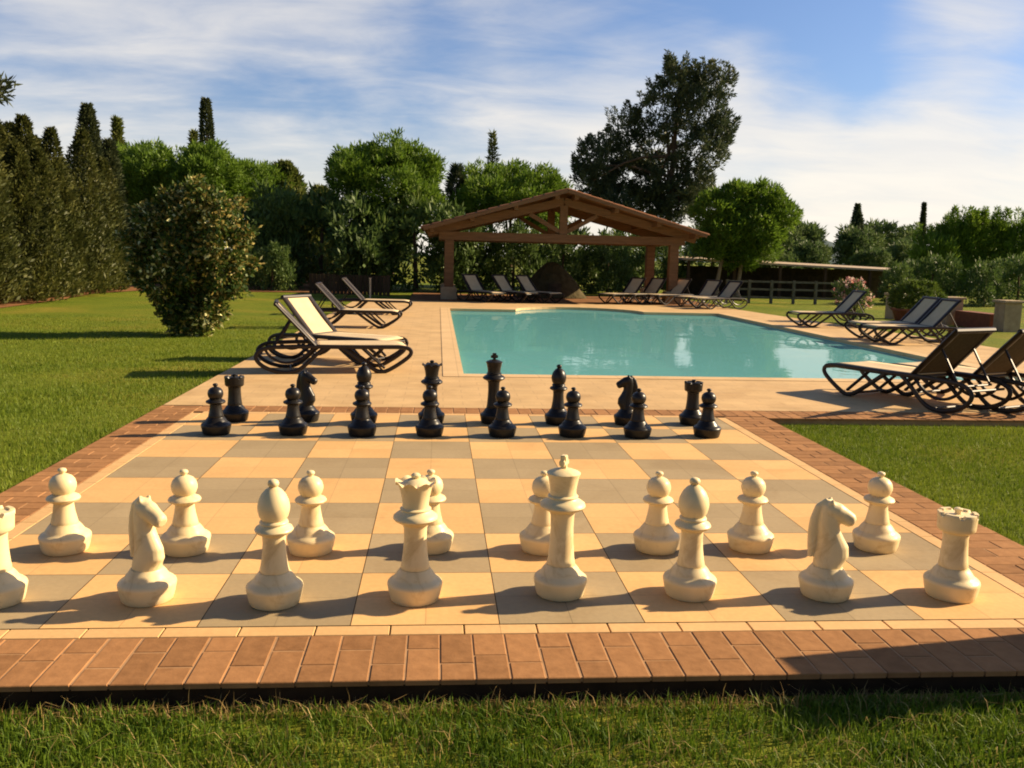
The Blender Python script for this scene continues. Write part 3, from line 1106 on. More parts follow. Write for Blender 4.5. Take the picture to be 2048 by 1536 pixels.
# ------------------------------------------------------------------ sun loungers
def make_lounger(lattice=False):
    """local +x = foot end; origin at the rear, centre of width, on the ground"""
    root = empty('sun_lounger', (0, 0, 0))
    hw = 0.31
    for s in (-1, 1):
        y = s * hw
        f = MB()
        rail = smooth_path([(0.30, y, 0.325), (0.6, y, 0.335), (1.15, y, 0.325), (1.62, y, 0.325), (1.80, y, 0.325), (1.90, y, 0.30), (1.91, y, 0.23), (1.80, y, 0.14), (1.62, y, 0.03), (1.54, y, 0.012), (1.45, y, 0.04), (1.22, y, 0.20), (1.06, y, 0.315)], 2)
        f.tube(rail, 0.026, 8, 0.8)
        rear = smooth_path([(0.86, y, 0.325), (0.74, y, 0.23), (0.58, y, 0.07), (0.46, y, 0.015), (0.30, y, 0.018), (0.12, y, 0.08), (0.02, y, 0.19), (0.06, y, 0.28), (0.20, y, 0.325), (0.36, y, 0.325)], 2)
        f.tube(rear, 0.025, 8, 0.8)
        inner = smooth_path([(0.72, y * 0.93, 0.32), (0.56, y * 0.93, 0.16), (0.36, y * 0.93, 0.12), (0.20, y * 0.93, 0.20), (0.14, y * 0.93, 0.30)], 2)
        f.tube(inner, 0.018, 6)
        br = smooth_path([(1.30, y * 0.9, 0.31), (1.42, y * 0.9, 0.20), (1.58, y * 0.9, 0.06)], 1)
        f.tube(br, 0.018, 6)
        f.build('side_frame', M['frame'], root, True)
    for (x, z) in ((1.88, 0.29), (1.55, 0.03), (1.08, 0.30), (0.74, 0.315), (0.44, 0.03), (0.10, 0.25)):
        c = MB()
        c.tube([(x, -hw + 0.01, z), (x, hw - 0.01, z)], 0.014, 6, side=(1, 0, 0))
        c.build('cross_bar', M['frame'], root, True)
    # seat sling, slightly sagging, with a real thickness
    nx, ny = 12, 6
    V, F = [], []
    for lay, dz in ((0, 0.0), (1, -0.012)):
        for i in range(nx + 1):
            x = 0.72 + (1.86 - 0.72) * i / nx
            for j in range(ny + 1):
                yy = -0.285 + 0.57 * j / ny
                sag = -0.012 * math.cos(math.pi * yy / 0.62) ** 2 * math.sin(math.pi * i / nx)
                V.append((x, yy, 0.352 + sag + dz - (0.02 if i == nx else 0)))
    n1 = (nx + 1) * (ny + 1)
    q = lambda l, i, j: l * n1 + i * (ny + 1) + j
    for i in range(nx):
        for j in range(ny):
            F.append((q(0, i, j), q(0, i + 1, j), q(0, i + 1, j + 1), q(0, i, j + 1)))
            F.append((q(1, i, j + 1), q(1, i + 1, j + 1), q(1, i + 1, j), q(1, i, j)))
    for i in range(nx):
        F.append((q(0, i + 1, 0), q(0, i, 0), q(1, i, 0), q(1, i + 1, 0)))
        F.append((q(0, i, ny), q(0, i + 1, ny), q(1, i + 1, ny), q(1, i, ny)))
    for j in range(ny):
        F.append((q(0, 0, j), q(0, 0, j + 1), q(1, 0, j + 1), q(1, 0, j)))
        F.append((q(0, nx, j + 1), q(0, nx, j), q(1, nx, j), q(1, nx, j + 1)))
    mesh_from('seat_sling', V, F, M['sling'], root, True)
    # backrest: hinge at x=.74, leaning back
    a = R(47)
    hx, hz, ln = 0.74, 0.345, 0.69

    def bp(t, y, off=0.0):
        return (hx - math.cos(a) * t + math.sin(a) * off, y, hz + math.sin(a) * t + math.cos(a) * off)
    V, F = [], []
    ny, nt = 4, 8
    for lay, off in ((0, 0.008), (1, -0.006)):
        for i in range(nt + 1):
            t = 0.015 + (ln - 0.03) * i / nt
            for j in range(ny + 1):
                yy = -0.235 + 0.47 * j / ny
                V.append(bp(t, yy, off + 0.022 * math.sin(math.pi * i / nt) * -0.5))
    n1 = (nt + 1) * (ny + 1)
    q = lambda l, i, j: l * n1 + i * (ny + 1) + j
    for i in range(nt):
        for j in range(ny):
            F.append((q(0, i, j), q(0, i, j + 1), q(0, i + 1, j + 1), q(0, i + 1, j)))
            F.append((q(1, i + 1, j), q(1, i + 1, j + 1), q(1, i, j + 1), q(1, i, j)))
        for (j, fl) in ((0, 1), (ny, 0)):
            fc = (q(0, i, j), q(0, i + 1, j), q(1, i + 1, j), q(1, i, j))
            F.append(fc if fl else fc[::-1])
    for j in range(ny):
        for (i, fl) in ((0, 0), (nt, 1)):
            fc = (q(0, i, j), q(0, i, j + 1), q(1, i, j + 1), q(1, i, j))
            F.append(fc if fl else fc[::-1])
    if lattice:     # open crossed strips instead of fabric
        lt = MB()
        for k in range(-8, 9):
            for sg in (-1, 1):
                pts = []
                for q_ in range(25):
                    t = 0.02 + (ln - 0.04) * q_ / 24
                    yy = k * 0.062 + sg * (t - ln / 2)
                    if abs(yy) <= 0.255:
                        pts.append(bp(t, yy, 0.002 * sg))
                if len(pts) > 2:
                    lt.tube(pts, 0.005, 4, 1.6)
        sl_ = lt.build('backrest', M['frame'], root)
        sl_['label'] = 'dark open lattice backrest'
    else:
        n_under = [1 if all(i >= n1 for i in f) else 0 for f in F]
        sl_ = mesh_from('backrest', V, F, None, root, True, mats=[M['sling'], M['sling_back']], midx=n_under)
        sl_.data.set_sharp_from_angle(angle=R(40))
    b = MB()
    for s in (-1, 1):
        b.tube([bp(-0.02, s * 0.275), bp(ln * 0.5, s * 0.277), bp(ln, s * 0.275)], 0.024, 8, 2.2)
    b.tube([bp(ln - 0.01, -0.31), bp(ln - 0.01, 0.31)], 0.030, 8, side=(1, 0, 0))
    b.tube([bp(0.0, -0.30), bp(0.0, 0.30)], 0.018, 8, side=(1, 0, 0))
    b.build('back_frame', M['frame'], sl_, True)
    p = MB()
    for s in (-1, 1):
        p.tube([bp(0.42, s * 0.25), (0.22, s * 0.25, 0.28)], 0.012, 6)
    p.tube([(0.22, -0.27, 0.28), (0.22, 0.27, 0.28)], 0.012, 6, side=(1, 0, 0))
    p.build('prop', M['frame'], root, True)
    return root


# x, y of the origin, direction of the foot end in degrees, label
GL = 'sun loungers around the pool'
LNG = [
    (-2.52, 7.78, 9, 'sunlit beige sun lounger nearest the chessboard on the left, seen side on'),
    (-2.50, 9.62, -29, 'beige sun lounger with broad sunlit backrest, right behind the nearest left one'),
    (-2.92, 14.85, -2, 'sun lounger on the left deck edge in front of the fence, third from the chessboard'),
    (-2.83, 18.9, -2, 'farthest sun lounger on the left deck edge, beside the pale post'),
    (0.60, 26.6, -55, 'shaded lounger beside the left pavilion post, leftmost under the roof'),
    (1.55, 26.7, -50, 'middle one of the three shaded loungers under the left half of the pavilion'),
    (2.35, 26.9, -50, 'rightmost of the three shaded loungers under the left half of the pavilion'),
    (6.75, 27.0, 218, 'leftmost of the three loungers by the right pavilion posts'),
    (7.50, 27.2, 218, 'middle one of the three loungers by the right pavilion posts'),
    (8.35, 27.0, 215, 'lounger leaning beside the front right pavilion post, rightmost of its three'),
    (9.05, 25.9, 216, 'dark lounger just right of the pavilion, behind the cream one'),
    (9.42, 24.7, 205, 'small cream lounger right of the pavilion at the far pool corner'),
    (10.0, 17.25, 182, 'lounger in front of the pink flowering bush on the right deck'),
    (9.93, 13.95, 181, 'farther one of the paired loungers before the round bush'),
    (9.80, 13.05, 181, 'nearer one of the paired loungers before the round bush'),
    (5.30, 5.00, 114, 'big dark framed lounger nearest on the right, seen from behind its backrest'),
    (6.01, 5.04, 114, 'lounger cut off by the right edge of the picture'),
]
L0 = make_lounger()
L1 = make_lounger(True)
for i, (x, y, dg, lab) in enumerate(LNG):
    o = L0 if i == 0 else (L1 if i == 2 else copy_tree(L1 if i == 3 else L0))
    o.location = (x, y, 0.002)
    o.rotation_euler = (0, 0, R(dg))
    tag(o, lab, 'sun lounger', GL)


# ------------------------------------------------------------------ pavilion
def make_pavilion():
    root = empty('open_pavilion', (3.92, 27.0, 0))
    tag(root, 'open timber pavilion with low gabled tiled roof beyond the pool', 'pavilion')
    W, D = 3.82, 3.4
    for (x, y) in ((-W, 0), (W, 0), (-W, D), (W, D)):
        b = MB()
        b.box(x - 0.15, y - 0.15, 0.42, x + 0.15, y + 0.15, 1.978)
        post = b.build('post', M['wood'], root)
        q = MB()
        q.box(x - 0.27, y - 0.27, 0.006, x + 0.27, y + 0.27, 0.38)
        q.box(x - 0.22, y - 0.22, 0.38, x + 0.22, y + 0.22, 0.418)
        q.build('plinth', M['stone'], post)
    zt, za, hw = 2.27, 3.36, 4.68
    sl = (za - zt) / W
    for y in (0.0, D):
        b = MB()
        b.box(-W - 0.35, y - 0.13, 1.98, W + 0.35, y + 0.13, 2.25)
        b.build('tie_beam', M['wood'], root)
        for s in (-1, 1):
            b = MB()
            b.beam((s * (hw - 0.12), y, zt - sl * (hw - 0.12 - W) + 0.14), (s * 0.002, y, za - 0.02), 0.2, 0.26)
            b.build('rafter', M['wood'], root)
            b = MB()
            b.beam((s * 0.12, y, 2.33), (s * 1.15, y, 2.90), 0.13, 0.14)
            b.build('strut', M['wood'], root)
        b = MB()
        b.box(-0.13, y - 0.105, 2.252, 0.13, y + 0.105, 3.20)
        b.build('king_post', M['wood'], root)
    for s in (-1, 1):
        for t in (0.06, 0.36, 0.68, 0.97):
            x = s * (0.05 + t * (hw - 0.2))
            z = za + 0.20 - sl * abs(x)
            b = MB()
            b.beam((x, -0.78, z - 0.02), (x, D + 0.78, z - 0.02), 0.14, 0.16)
            b.build('purlin', M['wood'], root)
        # plate over the posts
        b = MB()
        b.box(s * W - 0.11, 0.132, 1.985, s * W + 0.11, D - 0.132, 2.22)
        b.build('wall_plate', M['wood'], root)
    # roof slopes: boarding, then rows of curved tiles laid on them
    for s in (-1, 1):
        bd = MB()
        z0, z1 = za + 0.25, za + 0.25 - sl * hw
        V = [(0, -0.95, z0), (0, D + 0.95, z0), (s * hw, D + 0.95, z1), (s * hw, -0.95, z1)]
        V += [(x, y, z + 0.05) for x, y, z in V]
        bd.add(V, [(0, 1, 2, 3), (7, 6, 5, 4), (0, 4, 5, 1), (1, 5, 6, 2), (2, 6, 7, 3), (3, 7, 4, 0)])
        o = bd.build('roof', M['wood'], root)
        t = MB()
        ncol = 26
        for c in range(ncol):
            y0 = -0.98 + (D + 1.96) * c / ncol
            yc = y0 + 0.1
            for k in range(13):
                a0, a1 = k / 13 * hw * 1.01, (k + 1.1) / 13 * hw * 1.01
                P = []
                for (xx, lift) in ((a0, 0.055), (a1, 0.075)):
                    for m_ in range(5):
                        an = math.pi * m_ / 4
                        P.append((s * xx, yc + 0.105 * math.cos(an), za + 0.25 - sl * xx + lift + 0.06 * math.sin(an)))
                t.add(P, [(m_, m_ + 1, m_ + 6, m_ + 5) for m_ in range(4)] + [(5, 6, 7, 8, 9)])
        t.build('roof_tiles', M['rooftile'], o)
        for y in (-0.97, D + 0.93):
            fb = MB()
            fb.beam((s * 0.01, y, za + 0.27), (s * hw, y, za + 0.27 - sl * hw), 0.035, 0.11)
            fb.build('barge_board', M['wood'], o)
    return root


make_pavilion()


# ------------------------------------------------------------------ small things around the far deck
def mound():
    root = empty('garden_oven', (3.95, 29.9, 0.002), 0, (0.85, 0.85, 0.88))
    tag(root, 'dim brown gabled garden oven in the shade behind the pavilion', 'oven')
    bm = bmesh.new()
    bmesh.ops.create_uvsphere(bm, u_segments=28, v_segments=14, radius=1.0)
    for v in bm.verts:
        x, y, z = v.co
        t = max(z, 0)
        k = 1.45 * (1 - t) ** 0.75 + 0.12
        v.co = Vector((x / max(1e-3, math.sqrt(max(1 - z * z, 1e-4))) * k * (1 if abs(z) < 0.999 else 0), y / max(1e-3, math.sqrt(max(1 - z * z, 1e-4))) * k * 0.7, t * 1.5 + (0.02 if z < 0 else 0)))
        v.co += Vector((random.uniform(-.03, .03), random.uniform(-.03, .03), 0))
    me = bpy.data.meshes.new('body')
    bm.to_mesh(me)
    bm.free()
    me.materials.append(M['mound'])
    link(bpy.data.objects.new('body', me), root)
    d = MB()
    d.box(-0.28, -1.12, 0.25, 0.28, -0.95, 0.62)
    d.build('mouth', M['shedwall'], root)


mound()


def fence(name, a, b, h, nb, label, cat='fence'):
    root = empty(name, (*a, 0))
    tag(root, label, cat)
    A, B = Vector((0, 0, 0)), Vector((b[0] - a[0], b[1] - a[1], 0))
    d = B - A
    n = nb
    m = MB()
    for i in range(n):
        p, q = A + d * ((i + 0.06) / n), A + d * ((i + 0.94) / n)
        m.beam((p.x, p.y, h / 2 + 0.02), (q.x, q.y, h / 2 + 0.02), 0.025, h - 0.04 + random.uniform(-0.03, 0.03))
    m.build('boards', M['darkwood'], root)
    for z in (0.2, h - 0.2):
        r_ = MB()
        r_.beam((A.x, A.y + 0.05, z), (B.x, B.y + 0.05, z), 0.04, 0.08)
        r_.build('rail', M['darkwood'], root)
    return root


fence('board_fence', (-4.7, 28.2), (-1.9, 27.8), 0.72, 21, 'low dark brown board fence behind the far left loungers')
pm = MB()
pm.tube([(-2.44, 25.9, -0.03), (-2.44, 25.9, 0.66)], 0.03, 8, side=(1, 0, 0))
pm.tube([(-2.44, 25.9, 0.66), (-2.44, 25.9, 0.69)], 0.042, 8, side=(1, 0, 0))
tag(pm.build('slim_post', M['palepost']), 'slim pale post at the far left corner of the deck', 'post')


def railing():
    root = empty('garden_railing', (10.4, 29.2, -0.03))
    tag(root, 'weathered wooden railing on the grass before the dark shed', 'railing')
    n = 7
    for i in range(n):
        b = MB()
        b.box(i * 0.85 - 0.045, -0.045, 0, i * 0.85 + 0.045, 0.045, 0.86)
        b.build('post', M['greyrail'], root)
    for z in (0.22, 0.52, 0.8):
        b = MB()
        for i in range(n - 1):
            b.box(i * 0.85 + 0.046, -0.02, z - 0.035, (i + 1) * 0.85 - 0.046, 0.02, z + 0.035)
        b.build('rail', M['greyrail'], root)


railing()


def shed():
    root = empty('long_shed', (10.0, 34, 0))
    tag(root, 'long low dark shed with a pale flat roof edge beyond the right lawn', 'shed')
    V = [(0, 0, 1.50), (10.6, 0, 1.18), (10.6, 3.2, 1.30), (0, 3.2, 1.62)]
    V += [(x, y, z + 0.075) for x, y, z in V]
    m = MB()
    m.add(V, [(3, 2, 1, 0), (4, 5, 6, 7), (0, 1, 5, 4), (1, 2, 6, 5), (2, 3, 7, 6), (3, 0, 4, 7)])
    m.build('roof', M['shedroof'], root)
    m = MB()
    m.box(0.2, 2.9, -0.1, 10.4, 3.05, 1.25)
    m.build('back_wall', M['shedwall'], root)
    for i in range(6):
        m = MB()
        x = 0.3 + i * 2.0
        m.box(x - 0.06, 0.1, -0.1, x + 0.06, 0.22, 1.49 - 0.0302 * x)
        m.build('post', M['darkwood'], root)


shed()


def pillar(loc, h, lab, w=0.42):
    root = empty('stone_pillar', loc)
    tag(root, lab, 'pillar', 'low stone pillars along the right border')
    m = MB()
    m.box(-w / 2, -w / 2, 0, w / 2, w / 2, h - 0.06, 0.01)
    m.build('shaft', M['stone'], root)
    m = MB()
    m.box(-w / 2 - 0.05, -w / 2 - 0.05, h - 0.058, w / 2 + 0.05, w / 2 + 0.05, h, 0.012)
    m.build('cap', M['stone'], root)


pillar((12.85, 21.4, -0.04), 0.74, 'low beige stone pillar left of the round bush')
pillar((13.25, 19.3, -0.04), 0.74, 'low beige stone pillar whose cap peeps out right of the round bush')
pillar((13.45, 17.2, -0.04), 0.76, 'low beige stone pillar near the right edge, nearest of its row')
hm = MB()
hm.box(13.0, 19.6, -0.05, 13.5, 21.1, 0.36)
hm.box(13.2, 17.5, -0.05, 13.6, 19.0, 0.36)
wl = hm.build('low_wall', M['terracotta'])
tag(wl, 'low reddish wall joining the stone pillars on the right', 'wall')


# ------------------------------------------------------------------ foliage
def unit(v):
    return v / np.maximum(np.linalg.norm(v, axis=1, keepdims=True), 1e-9)


def leaf_quads(P, D, length, width, jitter=0.5, lvar=0.4):
    """rhombic leaves from points P pointing along D"""
    n = len(P)
    D = unit(D + rng.normal(0, jitter, (n, 3)))
    S = unit(np.cross(D, rng.normal(0, 1, (n, 3))))
    l = length * (1 + rng.uniform(-lvar, lvar, (n, 1)))
    w = width * (1 + rng.uniform(-lvar, lvar, (n, 1)))
    a = P - D * l * 0.1
    b = P + D * l * 0.45 + S * w * 0.5
    c = P + D * l
    d = P + D * l * 0.45 - S * w * 0.5
    return np.stack([a, b, c, d], 1).reshape(-1, 3)


def ell_points(n, c, r, inner=0.55, low=-0.7):
    u = unit(rng.normal(0, 1, (int(n * 1.6) + 8, 3)))
    u = u[u[:, 2] > low][:n]
    k = inner + (1 - inner) * rng.random((len(u), 1)) ** 0.6
    return np.array(c) + u * k * np.array(r), u


def crown_lobes(lobes, nclump, nleaf, crad, ll, lw, jit=0.6, up=0.4, inner=0.5, low=-0.75):
    """lobes: (cx,cy,cz,rx,ry,rz); leaf tufts spread through the outer part of each lobe"""
    out = []
    tot = sum((l[3] * l[4] * l[5]) ** (2 / 3) for l in lobes)
    for l in lobes:
        k = max(6, int(nclump * (l[3] * l[4] * l[5]) ** (2 / 3) / tot))
        C, u = ell_points(k, l[:3], l[3:], inner, low)
        sz = rng.uniform(0.6, 1.3, len(C))
        for cc, uu, s in zip(C, u, sz):
            m = max(3, int(nleaf * s))
            o = rng.normal(0, 1, (m, 3))
            o = unit(o) * (rng.random((m, 1)) ** 0.5)
            P = cc + o * crad * s * np.array([1, 1, 0.8])
            D = o * 0.8 + uu * 0.5 + np.array([0, 0, up])
            out.append(leaf_quads(P, D, ll, lw, jit))
    return np.concatenate(out)


def conifer_crown(h, rad, n, ll, lw, zmin=0.0, power=0.8, lump=0.25, top=0.02):
    """tapering column / cone of upswept sprays with an uneven outline"""
    ph = rng.uniform(0, 6.28, 6)
    t = rng.random(n) ** 0.85
    a = rng.uniform(0, 2 * np.pi, n)
    base = (1 - t) ** power + top
    foot = np.clip((t + 0.06) / 0.14, 0.35, 1)
    lumpf = 1 + lump * (np.sin(3 * a + ph[0] + t * 9) * np.sin(t * 17 + ph[1]) + 0.6 * np.sin(7 * a + ph[2] - t * 23))
    r = rad * base * foot * lumpf * (0.62 + 0.38 * rng.random(n) ** 0.5)
    P = np.stack([r * np.cos(a), r * np.sin(a), zmin + t * (h - zmin)], 1)
    D = np.stack([np.cos(a), np.sin(a), np.full(n, 0.9)], 1)
    return leaf_quads(P, D, ll, lw, 0.5)


def trunk(path, r0, r1, mat, parent, name='trunk', limbs=()):
    m = MB()
    P = smooth_path(path, 1)
    m.tube(P, list(np.linspace(r0, r1, len(P))), 9, side=(1, 0, 0))
    for (a, b, ra) in limbs:
        mid = (Vector(a) + Vector(b)) / 2 + Vector((0, 0, 0.12 * (Vector(b) - Vector(a)).length))
        Q = smooth_path([a, mid, b], 1)
        m.tube(Q, list(np.linspace(ra, ra * 0.35, len(Q))), 6, side=(1, 0.3, 0))
    return m.build(name, mat, parent, True)


def hedge_crown(h, rad, n, ll, lw, seed):
    rr = random.Random(seed)
    out = []
    for k in range(9):
        if k == 0:
            x, y, hh, r_ = 0, 0, h * 0.9, rad * 0.85
        else:
            a = k * 2 * math.pi / 8 + rr.uniform(-.3, .3)
            q = rr.uniform(0.4, 0.72) * rad
            x, y, hh, r_ = q * math.cos(a), q * math.sin(a), h * rr.uniform(0.72, 1.0), rad * rr.uniform(0.36, 0.5)
        V = conifer_crown(hh, r_, n // 9 if k else n // 5, ll, lw, 0.05, rr.uniform(0.5, 0.8), 0.34, 0.02)
        out.append(V + np.array([x, y, 0]))
    return np.concatenate(out)


def conifer(name, loc, h, rad, n, mat, label, cat='tree', group=None, ll=0.26, lw=0.07, power=0.75, lump=0.25, th=0.5, top=0.03):
    root = empty(name, loc)
    tag(root, label, cat, group)
    trunk([(0, 0, -0.1), (0.03, 0, h * 0.5), (0, 0, h * 0.93)], 0.05 * rad + 0.07, 0.02, M['bark'], root)
    fast_polys('crown', conifer_crown(h, rad, n, ll, lw, 0.05, power, lump, top), 4, M[mat], root)
    return root


def lobed(name, loc, lobes, nclump, nleaf, crad, ll, lw, mat, label, trunks, cat='tree', group=None, bark='bark', **kw):
    root = empty(name, loc)
    tag(root, label, cat, group)
    for tr in trunks:
        trunk(tr['path'], tr['r0'], tr['r1'], M[bark], root, limbs=tr.get('limbs', ()))
    fast_polys('crown', crown_lobes(lobes, nclump, nleaf, crad, ll, lw, **kw), 4, M[mat], root)
    return root


# --- tall hedge conifers on the left
GH = 'tall hedge trees along the left lawn'
hedge = [(-12.6, 16.6, 5.3, 1.7, 'dark shaggy hedge conifer at the left edge, nearest of the tall hedge'),
         (-12.3, 19.2, 5.0, 1.6, 'olive green hedge conifer second from the left edge'),
         (-12.05, 21.9, 5.35, 1.55, 'olive green hedge conifer with twin pointed tips, in the middle of the left hedge'),
         (-12.2, 24.7, 5.15, 1.6, 'olive green hedge conifer left of the dark pointed cypress'),
         (-12.6, 27.6, 4.5, 1.6, 'low end conifer of the left hedge beside the pointed cypress')]
for (x, y, h, r_, lab) in hedge:
    root = empty('hedge_conifer', (x, y, -0.05))
    tag(root, lab, 'tree', GH)
    trunk([(0, 0, -0.1), (0.03, 0, h * 0.5), (0, 0, h * 0.9)], 0.16, 0.03, M['bark'], root)
    fast_polys('crown', hedge_crown(h, r_ * 1.25, 52000, 0.13, 0.05, int(y * 10)), 4, M['conifer'], root)
conifer('cypress_tree', (-12.75, 30.6, -0.05), 6.45, 0.82, 8000, 'cypress', 'dark pointed cypress rising at the right end of the left hedge', ll=0.18, lw=0.06, power=0.62, lump=0.1)
conifer('cypress_tree', (-12.45, 31.7, -0.05), 5.35, 0.6, 5000, 'cypress', 'shorter dark cypress just right of the pointed one by the left hedge', ll=0.22, lw=0.06, power=0.5, lump=0.12)
lobed('dark_tree', (-13.5, 20.6, -0.05), [(0, 0, 5.0, 1.5, 1.5, 1.2), (0.9, 0, 6.0, 1.35, 1.0, 0.5), (1.2, 0.1, 5.35, 1.3, 0.9, 0.35), (0.6, 0, 6.9, 0.9, 0.9, 0.5)], 260, 40, 0.3, 0.2, 0.06, 'cypress',
      'tall dark tree whose branch tips reach in at the upper left edge', [dict(path=[(0, 0, 0), (0.1, 0, 3), (0.2, 0, 6.4)], r0=0.2, r1=0.05)])


# --- umbrella pines
def stone_pine(loc, rx, ztop, zbot, label, lobseed, n=520, mat='pine', group='round stone pines behind the pool', skew=0.0, trunk_x=0.0):
    rr = random.Random(lobseed)
    zc = (ztop + zbot) / 2
    rz = (ztop - zbot) / 2
    lobes = [(0, 0, zc, rx * 0.86, rx * 0.8, rz * 0.84)]
    for k in range(20):
        a = rr.uniform(0, 2 * math.pi)
        e = rr.uniform(-0.4, 1.0)
        ce = math.cos(math.asin(max(-1, min(1, e))))
        s = rr.uniform(0.26, 0.42)
        lobes.append((rx * 0.74 * ce * math.cos(a) + skew * e, rx * 0.7 * ce * math.sin(a), zc + rz * 0.70 * e, rx * s, rx * s, rz * s * 1.1))
    fork = (trunk_x, 0, zbot * 0.8)
    limbs = [(fork, (l[0] * 0.8, l[1] * 0.8, l[2]), 0.07) for l in lobes[1:8]]
    root = lobed('stone_pine', loc, lobes, int(n * 1.7), 38, 0.24, 0.19, 0.055, mat, label,
                 [dict(path=[(trunk_x, 0, -0.1), (trunk_x + 0.08, 0, zbot * 0.5), fork], r0=0.17, r1=0.12, limbs=limbs)], group=group, jit=0.45, up=0.55, inner=0.62)
    return root


stone_pine((-14.6, 40, -0.05), 2.3, 6.0, 2.4, 'bright green stone pine right of the pointed cypresses on the left', 3)
stone_pine((-11.6, 38.6, -0.05), 2.7, 6.25, 2.2, 'broad bright green stone pine below the distant thin cypress', 4, n=640)
stone_pine((-9.0, 40.5, -0.05), 2.3, 5.85, 2.0, 'stone pine right of the broad one, behind the variegated bush', 7)
stone_pine((-2.55, 36, -0.05), 2.6, 6.3, 1.9, 'large round stone pine standing alone left of the pavilion', 12, n=640)
stone_pine((2.9, 37.2, -0.05), 2.55, 5.75, 2.0, 'round stone pine rising behind the left half of the pavilion roof', 15, n=600)
P4 = [(11.26, 3.61, 0.88), (12.31, 4.05, 0.84), (13.39, 4.08, 0.94), (14.07, 3.48, 0.79), (11.75, 2.69, 1.0), (13.03, 2.83, 1.15), (11.14, 1.95, 0.63), (13.52, 2.0, 0.63), (12.45, 1.77, 0.75)]
lobed('stone_pine', (12.2, 34, -0.05), [(x - 12.2, random.uniform(-0.5, 0.5), z, r_, r_ * 0.95, r_ * 0.9) for x, z, r_ in P4], 1150, 38, 0.22, 0.18, 0.055, 'pine',
      'bright stone pine with slanting crown right of the pavilion, over the shed', [dict(path=[(-0.7, 0, -0.1), (-0.65, 0, 0.9), (-0.4, 0, 2.2)], r0=0.10, r1=0.07, limbs=[((-0.5, 0, 1.7), (-0.9, 0, 3.3), .05)]), dict(path=[(0.25, 0.1, -0.1), (0.3, 0.1, 1.0), (0.5, 0, 2.4)], r0=0.10, r1=0.07, limbs=[((0.45, 0, 2.0), (1.2, 0, 3.6), .05)])],
      group='round stone pines behind the pool', bark='palebark', jit=0.45, up=0.55, inner=0.55)
P5a = [(27.01, 2.11, 1.08), (28.68, 2.98, 1.1), (28.31, 0.9, 1.35), (29.4, 3.2, 0.8)]
P5b = [(30.56, 3.05, 1.15), (32.22, 2.79, 1.22), (30.63, 1.08, 1.49), (32.73, 0.9, 1.35), (31.3, 3.3, 0.8)]
P5c = [(34.26, 3.12, 1.22), (34.51, 0.89, 1.35), (36.5, 2.6, 1.4), (36.2, 1, 1.4)]
for cx, P5, lab in ((28.2, P5a, 'spiky bright green pine left of its twin at the right edge'), (31.5, P5b, 'spiky bright green pine reaching the right edge of the picture'), (35.3, P5c, 'pine continuing the row outside the right edge')):
    root = lobed('young_pine', (cx, 45, -0.05), [(x - cx, random.uniform(-0.5, 0.5), z, r_, r_, r_) for x, z, r_ in P5], 420, 34, 0.3, 0.26, 0.06, 'pine', lab,
                 [dict(path=[(0, 0, -0.1), (0.05, 0, 1.2), (0, 0, 3.0)], r0=0.13, r1=0.06)], group='young pines at the right edge', jit=0.3, up=1.0, inner=0.5)
    # upright candles on the crown top
    sh = MB()
    for _ in range(26):
        l = random.choice(P5)
        a = random.uniform(0, 6.28)
        x, y, z = l[0] - cx + l[2] * 0.7 * math.cos(a), l[2] * 0.7 * math.sin(a), l[1] + l[2] * 0.62
        V = conifer_crown(random.uniform(0.7, 1.15), 0.2, 130, 0.2, 0.05, 0, 0.6, 0.1) + np.array([x, y, z])
        sh.v += [tuple(q) for q in V]
    fast_polys('shoots', np.array(sh.v), 4, M['pine'], root)

# brown green conifers and thin spires among the pines
conifer('brown_conifer', (-7.6, 41, -0.05), 5.6, 1.9, 15000, 'pine2', 'brownish green conifer between the left stone pines and the gap', ll=0.24, lw=0.08, power=0.6, lump=0.45)
conifer('brown_conifer', (-6.1, 42, -0.05), 4.6, 1.6, 12000, 'pine2', 'lower brownish conifer beside the gap left of the round stone pine', ll=0.24, lw=0.08, power=0.6, lump=0.45)
conifer('thin_conifer', (2.25, 40.5, -0.05), 7.3, 1.15, 2000, 'pine2', 'thin dark conifer spire rising above the pine behind the pavilion', ll=0.2, lw=0.06, power=1.35, lump=0.55, top=0.05)
conifer('thin_conifer', (0.55, 38.5, -0.05), 5.5, 1.25, 4500, 'tall', 'ragged dark conifer between the two round stone pines', ll=0.28, lw=0.06, power=0.8, lump=0.4)
conifer('distant_cypress', (-15.85, 60, -0.05), 11.4, 0.52, 7500, 'cypress', 'very thin distant cypress standing up above the left pines', ll=0.22, lw=0.09, power=0.25, lump=0.12)
conifer('small_conifer', (-17.6, 48, -0.05), 8.3, 0.8, 4500, 'pine2', 'small pointed conifer tip between the cypresses and the distant thin one', ll=0.3, lw=0.08, power=0.9, lump=0.25)
conifer('small_conifer', (-14.1, 50, -0.05), 8.0, 0.7, 4000, 'pine2', 'small conifer tip just left of the distant thin cypress', ll=0.3, lw=0.08, power=0.9, lump=0.25)

